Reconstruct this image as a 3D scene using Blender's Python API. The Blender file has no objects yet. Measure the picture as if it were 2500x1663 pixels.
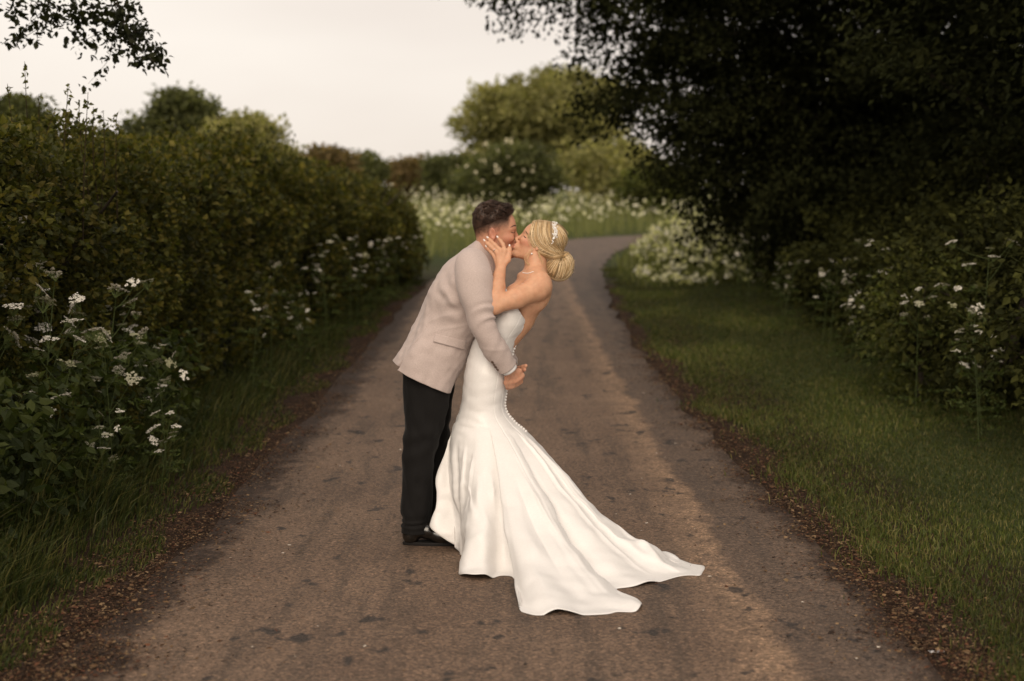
import bpy, math, random
import numpy as np
from mathutils import Vector, Matrix
from mathutils.bvhtree import BVHTree

SC = bpy.context.scene
COL = SC.collection
R = math.radians

# ------------------------------------------------------------------ camera
CAMY, CAMZ, PITCH = -6.7, 1.5, R(4.52)
FPX = 50.0 / 36.0 * 2500.0
cd = bpy.data.cameras.new('camera')
cam = bpy.data.objects.new('camera', cd)
COL.objects.link(cam)
cam.location = (0, CAMY, CAMZ)
cam.rotation_euler = (R(90) - PITCH, 0, 0)
cd.lens = 50.0
cd.sensor_width = 36.0
cd.clip_start = 0.05
cd.clip_end = 3000
cd.dof.use_dof = True
cd.dof.focus_distance = 6.62
cd.dof.aperture_fstop = 1.9
SC.camera = cam

# ------------------------------------------------------------------ sky, sun, exposure
SUN_EL, SUN_AZ = R(29), R(188)          # azimuth clockwise from +Y: behind the camera, to its left
w = bpy.data.worlds.new('World')
SC.world = w
w.use_nodes = True
wn, wl = w.node_tree.nodes, w.node_tree.links
wn.clear()
out = wn.new('ShaderNodeOutputWorld')
sky = wn.new('ShaderNodeTexSky')
sky.sky_type = 'NISHITA'
sky.sun_disc = False
sky.sun_elevation = SUN_EL
sky.sun_rotation = SUN_AZ
bg1 = wn.new('ShaderNodeBackground')
bg1.inputs['Strength'].default_value = 0.06
wl.new(sky.outputs[0], bg1.inputs['Color'])
tc = wn.new('ShaderNodeTexCoord')
mp = wn.new('ShaderNodeMapping')
mp.inputs['Scale'].default_value = (1.2, 1.2, 4.0)
wl.new(tc.outputs['Generated'], mp.inputs['Vector'])
nz = wn.new('ShaderNodeTexNoise')
nz.inputs['Scale'].default_value = 1.6
nz.inputs['Detail'].default_value = 4
wl.new(mp.outputs[0], nz.inputs['Vector'])
cr = wn.new('ShaderNodeValToRGB')
cr.color_ramp.elements[0].position = 0.3
cr.color_ramp.elements[0].color = (0.69, 0.605, 0.54, 1)
cr.color_ramp.elements[1].position = 0.72
cr.color_ramp.elements[1].color = (0.84, 0.765, 0.685, 1)
wl.new(nz.outputs['Fac'], cr.inputs['Fac'])
bg2 = wn.new('ShaderNodeBackground')
bg2.inputs['Strength'].default_value = 0.84
wl.new(cr.outputs[0], bg2.inputs['Color'])
mx = wn.new('ShaderNodeMixShader')
mx.inputs['Fac'].default_value = 0.94
wl.new(bg1.outputs[0], mx.inputs[1])
wl.new(bg2.outputs[0], mx.inputs[2])
wl.new(mx.outputs[0], out.inputs['Surface'])

sd = bpy.data.lights.new('sun', 'SUN')
sun = bpy.data.objects.new('sun', sd)
COL.objects.link(sun)
sd.energy = 1.5
sd.angle = R(42)
sd.color = (1.0, 0.85, 0.68)
to_sun = Vector((math.sin(SUN_AZ) * math.cos(SUN_EL), math.cos(SUN_AZ) * math.cos(SUN_EL), math.sin(SUN_EL)))
sun.rotation_euler = (-to_sun).to_track_quat('-Z', 'Y').to_euler()
sun.location = (-5, -12, 14)

SC.view_settings.view_transform = 'Standard'
SC.view_settings.look = 'None'
SC.view_settings.gamma = 1.0
SC.view_settings.use_curve_mapping = False
SC.view_settings.exposure = 0.56
SC.render.engine = 'CYCLES'
SC.cycles.use_denoising = True
SC.cycles.max_bounces = 7
SC.cycles.diffuse_bounces = 3
SC.cycles.glossy_bounces = 3
SC.cycles.transmission_bounces = 4
SC.cycles.transparent_max_bounces = 4

# ------------------------------------------------------------------ helpers
def pix(u, v, Y):
    """Point at depth Y seen at photograph pixel (u, v)."""
    dx = (u - 1250.0) / FPX
    dz = (831.5 - v) / FPX
    dy_ = math.cos(PITCH) + dz * math.sin(PITCH)
    dz_ = -math.sin(PITCH) + dz * math.cos(PITCH)
    t = (Y - CAMY) / dy_
    return np.array([dx * t, Y, CAMZ + dz_ * t])

def pixground(u, v, z=0.0):
    dx = (u - 1250.0) / FPX
    dz = (831.5 - v) / FPX
    dy_ = math.cos(PITCH) + dz * math.sin(PITCH)
    dz_ = -math.sin(PITCH) + dz * math.cos(PITCH)
    t = (z - CAMZ) / dz_
    return np.array([dx * t, CAMY + dy_ * t, z])

_d = np.arange(-60, 900, 0.5)
_z = np.interp(_d, [-60, 9, 17, 25, 35, 47, 70, 120, 300, 900], [0, 0, .2, .58, .95, 1.3, 2.6, 4.6, 8.5, 16])
_k = np.ones(13) / 13
_z = np.convolve(np.pad(_z, 6, mode='edge'), _k, 'valid')
_z = np.maximum(_z - np.interp(7.2, _d, _z), 0)
def tz(Y):
    return np.interp(np.asarray(Y) - CAMY, _d, _z)

def smoothstep(a, b, x):
    t = np.clip((x - a) / (b - a), 0, 1)
    return t * t * (3 - 2 * t)

def hash_noise(rng, n):
    return rng.random((n, 3)) * 6.283, rng.random(n)

class Noise3:
    """cheap smooth noise: sum of random plane waves"""
    def __init__(self, seed, scale, n=14):
        g = np.random.default_rng(seed)
        d = g.normal(size=(n, 3))
        d /= np.linalg.norm(d, axis=1)[:, None]
        self.k = d * (2 * math.pi / scale) * g.uniform(.6, 1.7, n)[:, None]
        self.p = g.uniform(0, 6.283, n)
        self.n = n
    def __call__(self, P):
        return np.sin(P @ self.k.T + self.p).sum(1) / math.sqrt(self.n / 2.0)

def new_mesh(name, V, faces, mat=None, smooth=True, col=None, uv=None):
    """faces: list of (m,k) int arrays (all tris or all quads per array)"""
    V = np.asarray(V, dtype=np.float32)
    if not isinstance(faces, (list, tuple)):
        faces = [faces]
    faces = [np.asarray(f, dtype=np.int32) for f in faces if len(f)]
    me = bpy.data.meshes.new(name)
    me.vertices.add(len(V))
    me.vertices.foreach_set('co', V.ravel())
    nl = sum(f.size for f in faces)
    nf = sum(len(f) for f in faces)
    me.loops.add(nl)
    me.loops.foreach_set('vertex_index', np.concatenate([f.ravel() for f in faces]))
    me.polygons.add(nf)
    st, o = [], 0
    for f in faces:
        st.append(o + np.arange(len(f), dtype=np.int32) * f.shape[1])
        o += f.size
    me.polygons.foreach_set('loop_start', np.concatenate(st))
    me.polygons.foreach_set('use_smooth', np.full(nf, smooth, dtype=bool))
    if col is not None:
        a = me.attributes.new('Col', 'FLOAT_COLOR', 'POINT')
        c = np.ones((len(V), 4), dtype=np.float32)
        c[:, :3] = col
        a.data.foreach_set('color', c.ravel())
    me.update(calc_edges=True)
    me.validate()
    if mat is not None:
        me.materials.append(mat)
    return me

def obj(name, me, parent=None, loc=None):
    o = bpy.data.objects.new(name, me)
    COL.objects.link(o)
    if parent is not None:
        o.parent = parent
    if loc is not None:
        o.location = loc
    return o

def tag(o, label=None, cat=None, group=None, kind=None):
    if label: o['label'] = label
    if cat: o['category'] = cat
    if group: o['group'] = group
    if kind: o['kind'] = kind
    return o

def empty(name, loc, label, cat, group=None):
    o = bpy.data.objects.new(name, None)
    COL.objects.link(o)
    o.location = loc
    o.empty_display_size = 0.2
    return tag(o, label, cat, group)

class MB:
    """collects pieces into one mesh"""
    def __init__(self):
        self.V, self.T, self.Q, self.C, self.n = [], [], [], [], 0
    def add(self, V, tris=None, quads=None, col=None):
        V = np.asarray(V, dtype=np.float32).reshape(-1, 3)
        if tris is not None and len(tris): self.T.append(np.asarray(tris, dtype=np.int32) + self.n)
        if quads is not None and len(quads): self.Q.append(np.asarray(quads, dtype=np.int32) + self.n)
        self.V.append(V)
        c = np.ones((len(V), 3), dtype=np.float32)
        if col is not None: c[:] = col
        self.C.append(c)
        self.n += len(V)
    def tube(self, P, r, sides=6, col=None, cap=True):
        V, Q, T = tube(P, r, sides, cap)
        self.add(V, T, Q, col)
    def mesh(self, name, mat, smooth=True):
        f = []
        if self.T: f.append(np.concatenate(self.T))
        if self.Q: f.append(np.concatenate(self.Q))
        return new_mesh(name, np.concatenate(self.V), f, mat, smooth, np.concatenate(self.C))

def tube(P, r, sides=6, cap=True, flat=None):
    P = np.asarray(P, dtype=float)
    n = len(P)
    r = np.broadcast_to(np.asarray(r, dtype=float), (n,))
    T = np.gradient(P, axis=0)
    T /= np.linalg.norm(T, axis=1)[:, None] + 1e-9
    ref = np.array([0.13, 0.21, 0.97]) if abs(T[:, 2]).mean() < 0.9 else np.array([1.0, 0.1, 0])
    A = np.cross(T, ref)
    A /= np.linalg.norm(A, axis=1)[:, None] + 1e-9
    B = np.cross(T, A)
    th = np.arange(sides) * 2 * math.pi / sides
    V = P[:, None, :] + r[:, None, None] * (np.cos(th)[None, :, None] * A[:, None, :] + np.sin(th)[None, :, None] * B[:, None, :])
    V = V.reshape(-1, 3)
    Q = grid_quads(n, sides, True)
    T3 = []
    if cap:
        V = np.vstack([V, P[:1], P[-1:]])
        a, b = n * sides, n * sides + 1
        for i in range(sides):
            T3.append((a, i, (i + 1) % sides))
            T3.append((b, (n - 1) * sides + (i + 1) % sides, (n - 1) * sides + i))
    return V, Q, np.array(T3, dtype=np.int32).reshape(-1, 3)

def grid_quads(n, m, closed):
    i = np.arange(n - 1)[:, None]
    j = np.arange(m if closed else m - 1)[None, :]
    j2 = (j + 1) % m
    q = np.stack([i * m + j + 0 * i, i * m + j2, (i + 1) * m + j2, (i + 1) * m + j], axis=-1)
    return q.reshape(-1, 4)

def catmull(P, n):
    """resample control rows P (k, ...) smoothly to n rows"""
    P = np.asarray(P, dtype=float)
    k = len(P)
    t = np.linspace(0, k - 1, n)
    i = np.clip(np.floor(t).astype(int), 0, k - 2)
    f = (t - i).reshape((-1,) + (1,) * (P.ndim - 1))
    g = lambda a: P[np.clip(a, 0, k - 1)]
    p0, p1, p2, p3 = g(i - 1), g(i), g(i + 1), g(i + 2)
    return 0.5 * ((2 * p1) + (-p0 + p2) * f + (2 * p0 - 5 * p1 + 4 * p2 - p3) * f ** 2 + (-p0 + 3 * p1 - 3 * p2 + p3) * f ** 3)

# ------------------------------------------------------------------ materials
def nodes_of(name):
    m = bpy.data.materials.new(name)
    m.use_nodes = True
    nt = m.node_tree
    nt.nodes.clear()
    o = nt.nodes.new('ShaderNodeOutputMaterial')
    return m, nt, nt.nodes, nt.links, o

def principled(nt, o, **kw):
    b = nt.nodes.new('ShaderNodeBsdfPrincipled')
    for k, v in kw.items():
        b.inputs[k.replace('_', ' ')].default_value = v
    nt.links.new(b.outputs[0], o.inputs['Surface'])
    return b

def tex_noise(nt, scale, detail=4, rough=0.55, coord='Object', vscale=None):
    t = nt.nodes.new('ShaderNodeTexCoord')
    n = nt.nodes.new('ShaderNodeTexNoise')
    n.inputs['Scale'].default_value = scale
    n.inputs['Detail'].default_value = detail
    n.inputs['Roughness'].default_value = rough
    if vscale:
        mp = nt.nodes.new('ShaderNodeMapping')
        mp.inputs['Scale'].default_value = vscale
        nt.links.new(t.outputs[coord], mp.inputs['Vector'])
        nt.links.new(mp.outputs[0], n.inputs['Vector'])
    else:
        nt.links.new(t.outputs[coord], n.inputs['Vector'])
    return n

def ramp(nt, src, stops):
    r = nt.nodes.new('ShaderNodeValToRGB')
    e = r.color_ramp.elements
    while len(e) < len(stops): e.new(0.5)
    for k, (p, c) in enumerate(stops):
        e[k].position = p
        e[k].color = (c, c, c, 1) if not hasattr(c, '__len__') else (*c, 1)
    nt.links.new(src, r.inputs['Fac'])
    return r

def mixc(nt, fac, a, b, blend='MIX'):
    m = nt.nodes.new('ShaderNodeMix')
    m.data_type = 'RGBA'
    m.blend_type = blend
    for key, val in (('Factor', fac), ('A', a), ('B', b)):
        idx = {'Factor': 0, 'A': 6, 'B': 7}[key]
        if hasattr(val, 'links') or hasattr(val, 'is_output'):
            nt.links.new(val, m.inputs[idx])
        elif key == 'Factor':
            m.inputs[idx].default_value = val
        else:
            m.inputs[idx].default_value = (*val, 1)
    return m.outputs[2]

def bump(nt, b, src, strength=0.3, dist=0.01):
    n = nt.nodes.new('ShaderNodeBump')
    n.inputs['Strength'].default_value = strength
    n.inputs['Distance'].default_value = dist
    nt.links.new(src, n.inputs['Height'])
    nt.links.new(n.outputs[0], b.inputs['Normal'])

def mat_leaf(name, trans=0.35, rough=0.5, spec=0.3):
    m, nt, N, L, o = nodes_of(name)
    a = N.new('ShaderNodeAttribute'); a.attribute_name = 'Col'
    b = principled(nt, o, Roughness=rough)
    b.inputs['Specular IOR Level'].default_value = spec
    L.new(a.outputs['Color'], b.inputs['Base Color'])
    t = N.new('ShaderNodeBsdfTranslucent')
    g = N.new('ShaderNodeMix'); g.data_type = 'RGBA'; g.blend_type = 'MULTIPLY'
    g.inputs[0].default_value = 1.0
    L.new(a.outputs['Color'], g.inputs[6])
    g.inputs[7].default_value = (1.5, 1.6, 0.7, 1)
    L.new(g.outputs[2], t.inputs['Color'])
    mxs = N.new('ShaderNodeMixShader')
    mxs.inputs[0].default_value = trans
    L.new(b.outputs[0], mxs.inputs[1]); L.new(t.outputs[0], mxs.inputs[2])
    L.new(mxs.outputs[0], o.inputs['Surface'])
    return m

def mat_attr(name, rough=0.7, spec=0.3, bumpscale=None, bstr=0.3, **kw):
    m, nt, N, L, o = nodes_of(name)
    a = N.new('ShaderNodeAttribute'); a.attribute_name = 'Col'
    b = principled(nt, o, Roughness=rough)
    b.inputs['Specular IOR Level'].default_value = spec
    for k, v in kw.items(): b.inputs[k.replace('_', ' ')].default_value = v
    L.new(a.outputs['Color'], b.inputs['Base Color'])
    if bumpscale:
        bump(nt, b, tex_noise(nt, bumpscale, 3).outputs['Fac'], bstr, 0.002)
    return m

def mat_noise(name, c1, c2, scale, rough=0.7, bstr=0.2, bscale=None, spec=0.3, vscale=None, **kw):
    m, nt, N, L, o = nodes_of(name)
    b = principled(nt, o, Roughness=rough)
    b.inputs['Specular IOR Level'].default_value = spec
    for k, v in kw.items(): b.inputs[k.replace('_', ' ')].default_value = v
    n = tex_noise(nt, scale, 4, vscale=vscale)
    r = ramp(nt, n.outputs['Fac'], [(0.3, c1), (0.7, c2)])
    L.new(r.outputs[0], b.inputs['Base Color'])
    if bstr:
        bump(nt, b, tex_noise(nt, bscale or scale * 3, 3).outputs['Fac'], bstr, 0.003)
    return m

M = {}
M['leaf'] = mat_leaf('leaf', 0.35, 0.6, 0.18)
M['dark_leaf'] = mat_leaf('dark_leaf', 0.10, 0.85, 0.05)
M['grass'] = mat_leaf('grass_blade', 0.3, 0.55, 0.25)
M['flower'] = mat_attr('flower', 0.7, 0.2)
M['bark'] = mat_noise('bark', (0.025, 0.02, 0.015), (0.07, 0.055, 0.04), 18, 0.9, 0.6, 40)
M['litter'] = mat_attr('litter', 0.8, 0.2)

def mat_lane():
    m, nt, N, L, o = nodes_of('lane_asphalt')
    b = principled(nt, o, Roughness=0.75)
    b.inputs['Specular IOR Level'].default_value = 0.28
    big = tex_noise(nt, 1.1, 5, 0.6)
    c = ramp(nt, big.outputs['Fac'], [(0.3, (0.132, 0.088, 0.062)), (0.7, (0.205, 0.140, 0.098))]).outputs[0]
    # long worn streaks along the lane
    st = tex_noise(nt, 2.2, 5, 0.65, vscale=(2.2, 0.22, 1))
    c = mixc(nt, ramp(nt, st.outputs['Fac'], [(0.48, 0.0), (0.64, 0.70)]).outputs[0], c, (0.076, 0.056, 0.043))
    # bands across the width: sandy strip and bare grey strip beside it
    g = N.new('ShaderNodeTexCoord')
    s = N.new('ShaderNodeSeparateXYZ'); L.new(g.outputs['Object'], s.inputs[0])
    wob = tex_noise(nt, 1.3, 7, 0.75)
    a1 = N.new('ShaderNodeMath'); a1.operation = 'MULTIPLY_ADD'
    L.new(wob.outputs['Fac'], a1.inputs[0]); a1.inputs[1].default_value = 0.42; L.new(s.outputs['X'], a1.inputs[2])
    br = N.new('ShaderNodeMapRange'); br.inputs['From Min'].default_value = -1.6; br.inputs['From Max'].default_value = 1.9
    L.new(a1.outputs[0], br.inputs['Value'])
    grey = ramp(nt, br.outputs[0], [(0.0, 0.0), (0.795, 0.0), (0.812, 1.0), (1.0, 1.0)])
    gk = N.new('ShaderNodeMath'); gk.operation = 'MULTIPLY'; gk.inputs[1].default_value = 0.6; L.new(grey.outputs[0], gk.inputs[0])
    c = mixc(nt, gk.outputs[0], c, (0.094, 0.070, 0.056))
    sand = ramp(nt, br.outputs[0], [(0.0, 0.0), (0.72, 0.0), (0.775, 0.75), (0.79, 1.0), (0.806, 0.0), (1.0, 0.0)])
    gr = tex_noise(nt, 7, 6, 0.8)
    sm = N.new('ShaderNodeMath'); sm.operation = 'MULTIPLY'
    L.new(sand.outputs[0], sm.inputs[0])
    L.new(ramp(nt, gr.outputs['Fac'], [(0.40, 0.0), (0.54, 1.0)]).outputs[0], sm.inputs[1])
    c = mixc(nt, sm.outputs[0], c, (0.30, 0.20, 0.130))
    # sandy flakes all over
    fl = tex_noise(nt, 4.2, 8, 0.78)
    c = mixc(nt, ramp(nt, fl.outputs['Fac'], [(0.57, 0.0), (0.66, 0.55)]).outputs[0], c, (0.23, 0.155, 0.105))
    # dark damp spots
    sp = tex_noise(nt, 6.0, 3, 0.6, vscale=(1.0, 0.7, 1))
    c = mixc(nt, ramp(nt, sp.outputs['Fac'], [(0.615, 0.0), (0.665, 0.85)]).outputs[0], c, (0.035, 0.030, 0.028))
    # soil and rotted leaves creeping in from both edges
    ax_ = N.new('ShaderNodeMath'); ax_.operation = 'ABSOLUTE'; L.new(s.outputs['X'], ax_.inputs[0])
    en1 = tex_noise(nt, 3.5, 8, 0.8)
    em = N.new('ShaderNodeMath'); em.operation = 'MULTIPLY_ADD'; em.inputs[1].default_value = 0.9
    L.new(en1.outputs['Fac'], em.inputs[0]); L.new(ax_.outputs[0], em.inputs[2])
    er = N.new('ShaderNodeMapRange'); er.inputs['From Min'].default_value = 1.74; er.inputs['From Max'].default_value = 1.90
    L.new(em.outputs[0], er.inputs['Value'])
    ey = N.new('ShaderNodeMapRange'); ey.inputs['From Min'].default_value = 22; ey.inputs['From Max'].default_value = 14
    L.new(s.outputs['Y'], ey.inputs['Value'])
    ek = N.new('ShaderNodeMath'); ek.operation = 'MULTIPLY'; L.new(er.outputs[0], ek.inputs[0]); L.new(ey.outputs[0], ek.inputs[1])
    c = mixc(nt, ek.outputs[0], c, (0.040, 0.024, 0.016))
    # aggregate grain
    vo = N.new('ShaderNodeTexVoronoi'); vo.inputs['Scale'].default_value = 130
    L.new(g.outputs['Object'], vo.inputs['Vector'])
    sx = N.new('ShaderNodeSeparateColor'); L.new(vo.outputs['Color'], sx.inputs[0])
    gm = ramp(nt, sx.outputs[0], [(0.0, (0.50, 0.50, 0.50)), (0.5, (0.95, 0.95, 0.95)), (0.9, (1.25, 1.2, 1.15)), (1.0, (1.9, 1.8, 1.7))])
    c = mixc(nt, 1.0, c, gm.outputs[0], 'MULTIPLY')
    fine = tex_noise(nt, 45, 4, 0.7)
    c = mixc(nt, 1.0, c, ramp(nt, fine.outputs['Fac'], [(0.3, 0.6), (0.7, 1.35)]).outputs[0], 'MULTIPLY')
    L.new(c, b.inputs['Base Color'])
    ad = N.new('ShaderNodeMath'); ad.operation = 'ADD'
    L.new(vo.outputs['Distance'], ad.inputs[0]); L.new(fine.outputs['Fac'], ad.inputs[1])
    bump(nt, b, ad.outputs[0], 0.55, 0.006)
    return m

def mat_ground():
    m, nt, N, L, o = nodes_of('ground_soil_and_turf')
    b = principled(nt, o, Roughness=0.95)
    b.inputs['Specular IOR Level'].default_value = 0.1
    g = N.new('ShaderNodeTexCoord')
    s = N.new('ShaderNodeSeparateXYZ'); L.new(g.outputs['Object'], s.inputs[0])
    n1 = tex_noise(nt, 6, 5, 0.7)
    soil = ramp(nt, n1.outputs['Fac'], [(0.3, (0.018, 0.011, 0.008)), (0.7, (0.050, 0.030, 0.019))]).outputs[0]
    n2 = tex_noise(nt, 0.35, 4, 0.6)
    turf = ramp(nt, n2.outputs['Fac'], [(0.3, (0.030, 0.040, 0.013)), (0.7, (0.060, 0.072, 0.024))]).outputs[0]
    ab = N.new('ShaderNodeMath'); ab.operation = 'ABSOLUTE'; L.new(s.outputs['X'], ab.inputs[0])
    wob = N.new('ShaderNodeMath'); wob.operation = 'MULTIPLY_ADD'
    L.new(n1.outputs['Fac'], wob.inputs[0]); wob.inputs[1].default_value = 0.5; L.new(ab.outputs[0], wob.inputs[2])
    k = N.new('ShaderNodeMapRange'); k.inputs['From Min'].default_value = 2.35; k.inputs['From Max'].default_value = 2.65
    L.new(wob.outputs[0], k.inputs['Value'])
    k2 = N.new('ShaderNodeMapRange'); k2.inputs['From Min'].default_value = 16; k2.inputs['From Max'].default_value = 24
    L.new(s.outputs['Y'], k2.inputs['Value'])
    mxm = N.new('ShaderNodeMath'); mxm.operation = 'MAXIMUM'
    L.new(k.outputs[0], mxm.inputs[0]); L.new(k2.outputs[0], mxm.inputs[1])
    c = mixc(nt, mxm.outputs[0], soil, turf)
    L.new(c, b.inputs['Base Color'])
    bump(nt, b, tex_noise(nt, 40, 4, 0.7).outputs['Fac'], 0.6, 0.02)
    return m

# ------------------------------------------------------------------ ground and lane
ys = np.concatenate([np.arange(-40, -8, 4), np.arange(-8, 30, 0.5), np.arange(30, 80, 2), np.arange(80, 900, 40)])
xs = np.concatenate([-np.geomspace(400, 12, 14), np.arange(-11, 11.1, 0.5), np.geomspace(12, 400, 14)])
GX, GY = np.meshgrid(xs, ys)
bankn = Noise3(3, 2.2)
def gz(X, Y):
    X = np.asarray(X, float); Y = np.asarray(Y, float)
    z = tz(Y)
    off = np.maximum(np.abs(X) - 1.9, 0)
    off = np.where(Y < 24, off, 0) * smoothstep(28, 20, Y)
    b = bankn(np.stack([X.ravel(), Y.ravel(), 0 * X.ravel()], 1)).reshape(X.shape)
    return z + np.minimum(off * 0.05, 0.16)
V = np.stack([GX.ravel(), GY.ravel(), gz(GX, GY).ravel()], 1)
g = obj('ground', new_mesh('ground', V, [grid_quads(len(ys), len(xs), False)], mat_ground()))
tag(g, kind='structure')

LC = np.array([(-.05, -14), (-.05, -6), (-.05, 0.3), (-.1, 7), (0, 15), (.5, 23.5), (1.7, 30.5), (4.2, 36.5), (8.5, 40), (16, 42), (34, 44)])
LCs = catmull(LC, 260)
T = np.gradient(LCs, axis=0); T /= np.linalg.norm(T, axis=1)[:, None]
Nn = np.stack([T[:, 1], -T[:, 0]], 1)
off = np.linspace(-1.5, 1.5, 15)
rg = np.random.default_rng(5)
en = Noise3(8, 1.3)
rows = []
for i in range(len(LCs)):
    e = 0.03 * en(np.array([[LCs[i, 0], LCs[i, 1], 0], [LCs[i, 0], LCs[i, 1], 9.0]]))
    o_ = off.copy(); o_[0] += e[0]; o_[-1] += e[1]
    p = LCs[i][None] + Nn[i][None] * o_[:, None]
    rows.append(np.column_stack([p, tz(p[:, 1]) + 0.004 + 0.022 * smoothstep(6, 14, p[:, 1])]))
V = np.concatenate(rows)
ln = obj('lane', new_mesh('lane', V, [grid_quads(len(LCs), len(off), False)], mat_lane()))
tag(ln, kind='structure')

# ------------------------------------------------------------------ foliage tools
def unit(a): return a / (np.linalg.norm(a, axis=-1, keepdims=True) + 1e-9)

def leaf_arrays(rng, P, size, axis=None, jitter=1.0, aspect=0.62, fold=0.16, cols=None, vary=0.25, fine=False):
    n = len(P)
    size = np.broadcast_to(size, (n,)) * rng.uniform(0.5, 1.4, n)
    a = rng.normal(size=(n, 3)) * jitter
    if axis is not None: a = a + axis
    a = unit(a)
    nrm = unit(np.cross(a, rng.normal(size=(n, 3))))
    nrm = unit(nrm + np.array([0, 0, 0.5]) * np.sign(nrm[:, 2:3] + 1e-6))
    b = unit(np.cross(a, nrm)); nrm = np.cross(b, a)
    s = size[:, None]
    if fine:                                   # an oval pointed leaf of four faces, its tip bent down
        w1, w2 = b * s * aspect * .46, b * s * aspect * .40
        V = np.stack([P, P + a * s * .30 + w1 + nrm * s * fold, P + a * s * .66 + w2 + nrm * s * fold * .6, P + a * s - nrm * s * .12,
                      P + a * s * .66 - w2 + nrm * s * fold * .6, P + a * s * .30 - w1 + nrm * s * fold, P + a * s * .5], 1)
        i = np.arange(n)[:, None] * 7
        F = np.concatenate([i + np.array([[0, 1, 6]]), i + np.array([[1, 2, 6]]), i + np.array([[2, 3, 6]]), i + np.array([[6, 3, 4]]), i + np.array([[6, 4, 5]]), i + np.array([[0, 6, 5]])])
        C = np.asarray(cols)[rng.integers(0, len(cols), n)] * rng.uniform(1 - vary, 1 + vary, (n, 1))
        return V.reshape(-1, 3), F, np.repeat(C, 7, axis=0)
    V = np.stack([P, P + a * s * .45 + b * s * aspect * .5 + nrm * s * fold, P + a * s, P + a * s * .45 - b * s * aspect * .5 + nrm * s * fold], 1)
    i = np.arange(n)[:, None] * 4
    F = np.concatenate([i + np.array([[0, 1, 2]]), i + np.array([[0, 2, 3]])])
    C = np.asarray(cols)[rng.integers(0, len(cols), n)] * rng.uniform(1 - vary, 1 + vary, (n, 1))
    return V.reshape(-1, 3), F, np.repeat(C, 4, axis=0)

def clumps(rng, lobes, nclump, per, cr, shell=0.5, flat=0.6):
    vol = np.array([np.prod(l[1]) ** 0.75 for l in lobes]); vol /= vol.sum()
    k = rng.choice(len(lobes), nclump, p=vol)
    C = np.array([l[0] for l in lobes])[k]; Rr = np.array([l[1] for l in lobes])[k]
    d = unit(rng.normal(size=(nclump, 3)))
    f = shell + (1 - shell) * rng.random(nclump) ** 0.6
    f *= rng.uniform(0.88, 1.10, nclump)
    cen = C + d * Rr * f[:, None]
    r = cr * rng.uniform(0.6, 1.5, nclump)
    P = cen[:, None, :] + np.clip(rng.normal(size=(nclump, per, 3)), -1.7, 1.7) * r[:, None, None] * np.array([1, 1, flat]) * .55
    out = np.repeat(unit(d * np.array([1, 1, .6])), per, axis=0)
    return P.reshape(-1, 3), out, cen, np.repeat(np.arange(nclump), per)

GREENS = {
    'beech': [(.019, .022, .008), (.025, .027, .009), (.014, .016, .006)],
    'hedge': [(.072, .074, .016), (.100, .096, .020), (.054, .058, .015), (.125, .105, .024), (.038, .043, .013)],
    'shrub': [(.034, .036, .011), (.050, .052, .014), (.026, .029, .010)],
    'bright': [(.085, .095, .022), (.062, .074, .020), (.105, .11, .028)],
    'far': [(.235, .225, .085), (.20, .195, .072), (.27, .25, .10)],  # lightened in the colour itself, in place of distance haze
    'fardark': [(.092, .100, .037), (.115, .12, .045), (.068, .076, .031)],  # also raised to stand for haze over the distance
    'brownish': [(.15, .105, .045), (.11, .088, .038), (.17, .12, .055)],
}

def woody(mb, rng, base, cen, height, r0, nl, sag=0.0):
    """trunk and limbs reaching towards some of the clump centres"""
    base = np.asarray(base, float)
    top = np.array([cen[:, 0].mean(), cen[:, 1].mean(), base[2] + height])
    k = np.linspace(0, 1, 9)[:, None]
    tr = base * (1 - k) + top * k + np.column_stack([np.sin(k * 5 + base[0]) * .12 * height * .1, np.cos(k * 4) * .1 * height * .1, 0 * k])
    tr[0] = base - np.array([0, 0, .15])
    mb.tube(tr, np.linspace(r0, r0 * .3, 9) * np.array([1.35] + [1] * 8), 9)
    pick = rng.choice(len(cen), min(nl, len(cen)), replace=False)
    for c in cen[pick]:
        t = np.clip((c[2] - base[2]) / height * .6 + rng.uniform(-.1, .05), .12, .92)
        s = base * (1 - t) + top * t
        s = np.array([np.interp(t, k[:, 0], tr[:, j]) for j in range(3)])
        mid = s * .5 + c * .5 + np.array([0, 0, .12 * np.linalg.norm(c - s)])
        pts = catmull(np.stack([s, mid + rng.normal(size=3) * .06 * np.linalg.norm(c - s), c]), 7)
        rr = r0 * .33 * (1 - .6 * t)
        mb.tube(pts, np.linspace(rr, rr * .15 + .003, 7), 5)

def make_tree(name, label, cat, base, lobes, nclump, per, cr, leaf, pal, height, r0, nl=24, group=None, seed=1, shell=.5, flat=.6, mat='leaf', droop=-.35, vary=.25, clumpvary=.3):
    rng = np.random.default_rng(seed)
    base = np.array([base[0], base[1], float(gz(np.array([base[0]]), np.array([base[1]]))[0])])
    P, out, cen, cid = clumps(rng, lobes, nclump, per, cr, shell, flat)
    keep = P[:, 2] > base[2] + .03
    P, out, cid = P[keep], out[keep], cid[keep]
    V, F, C = leaf_arrays(rng, P, leaf, out * .8 + np.array([0, 0, droop]), .7, cols=GREENS[pal], vary=vary)
    cv = rng.uniform(1 - clumpvary, 1 + clumpvary, nclump)[cid]
    C = C * np.repeat(cv, 4)[:, None]
    e = empty(name, base, label, cat, group)
    crown = obj('crown', new_mesh('crown', V - base, F, M[mat], False, C), e)
    crown['kind'] = 'stuff'
    mb = MB(); woody(mb, rng, (0, 0, 0), cen - base, height, r0, nl)
    obj('trunk', mb.mesh('trunk', M['bark']), e)
    return e

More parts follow.
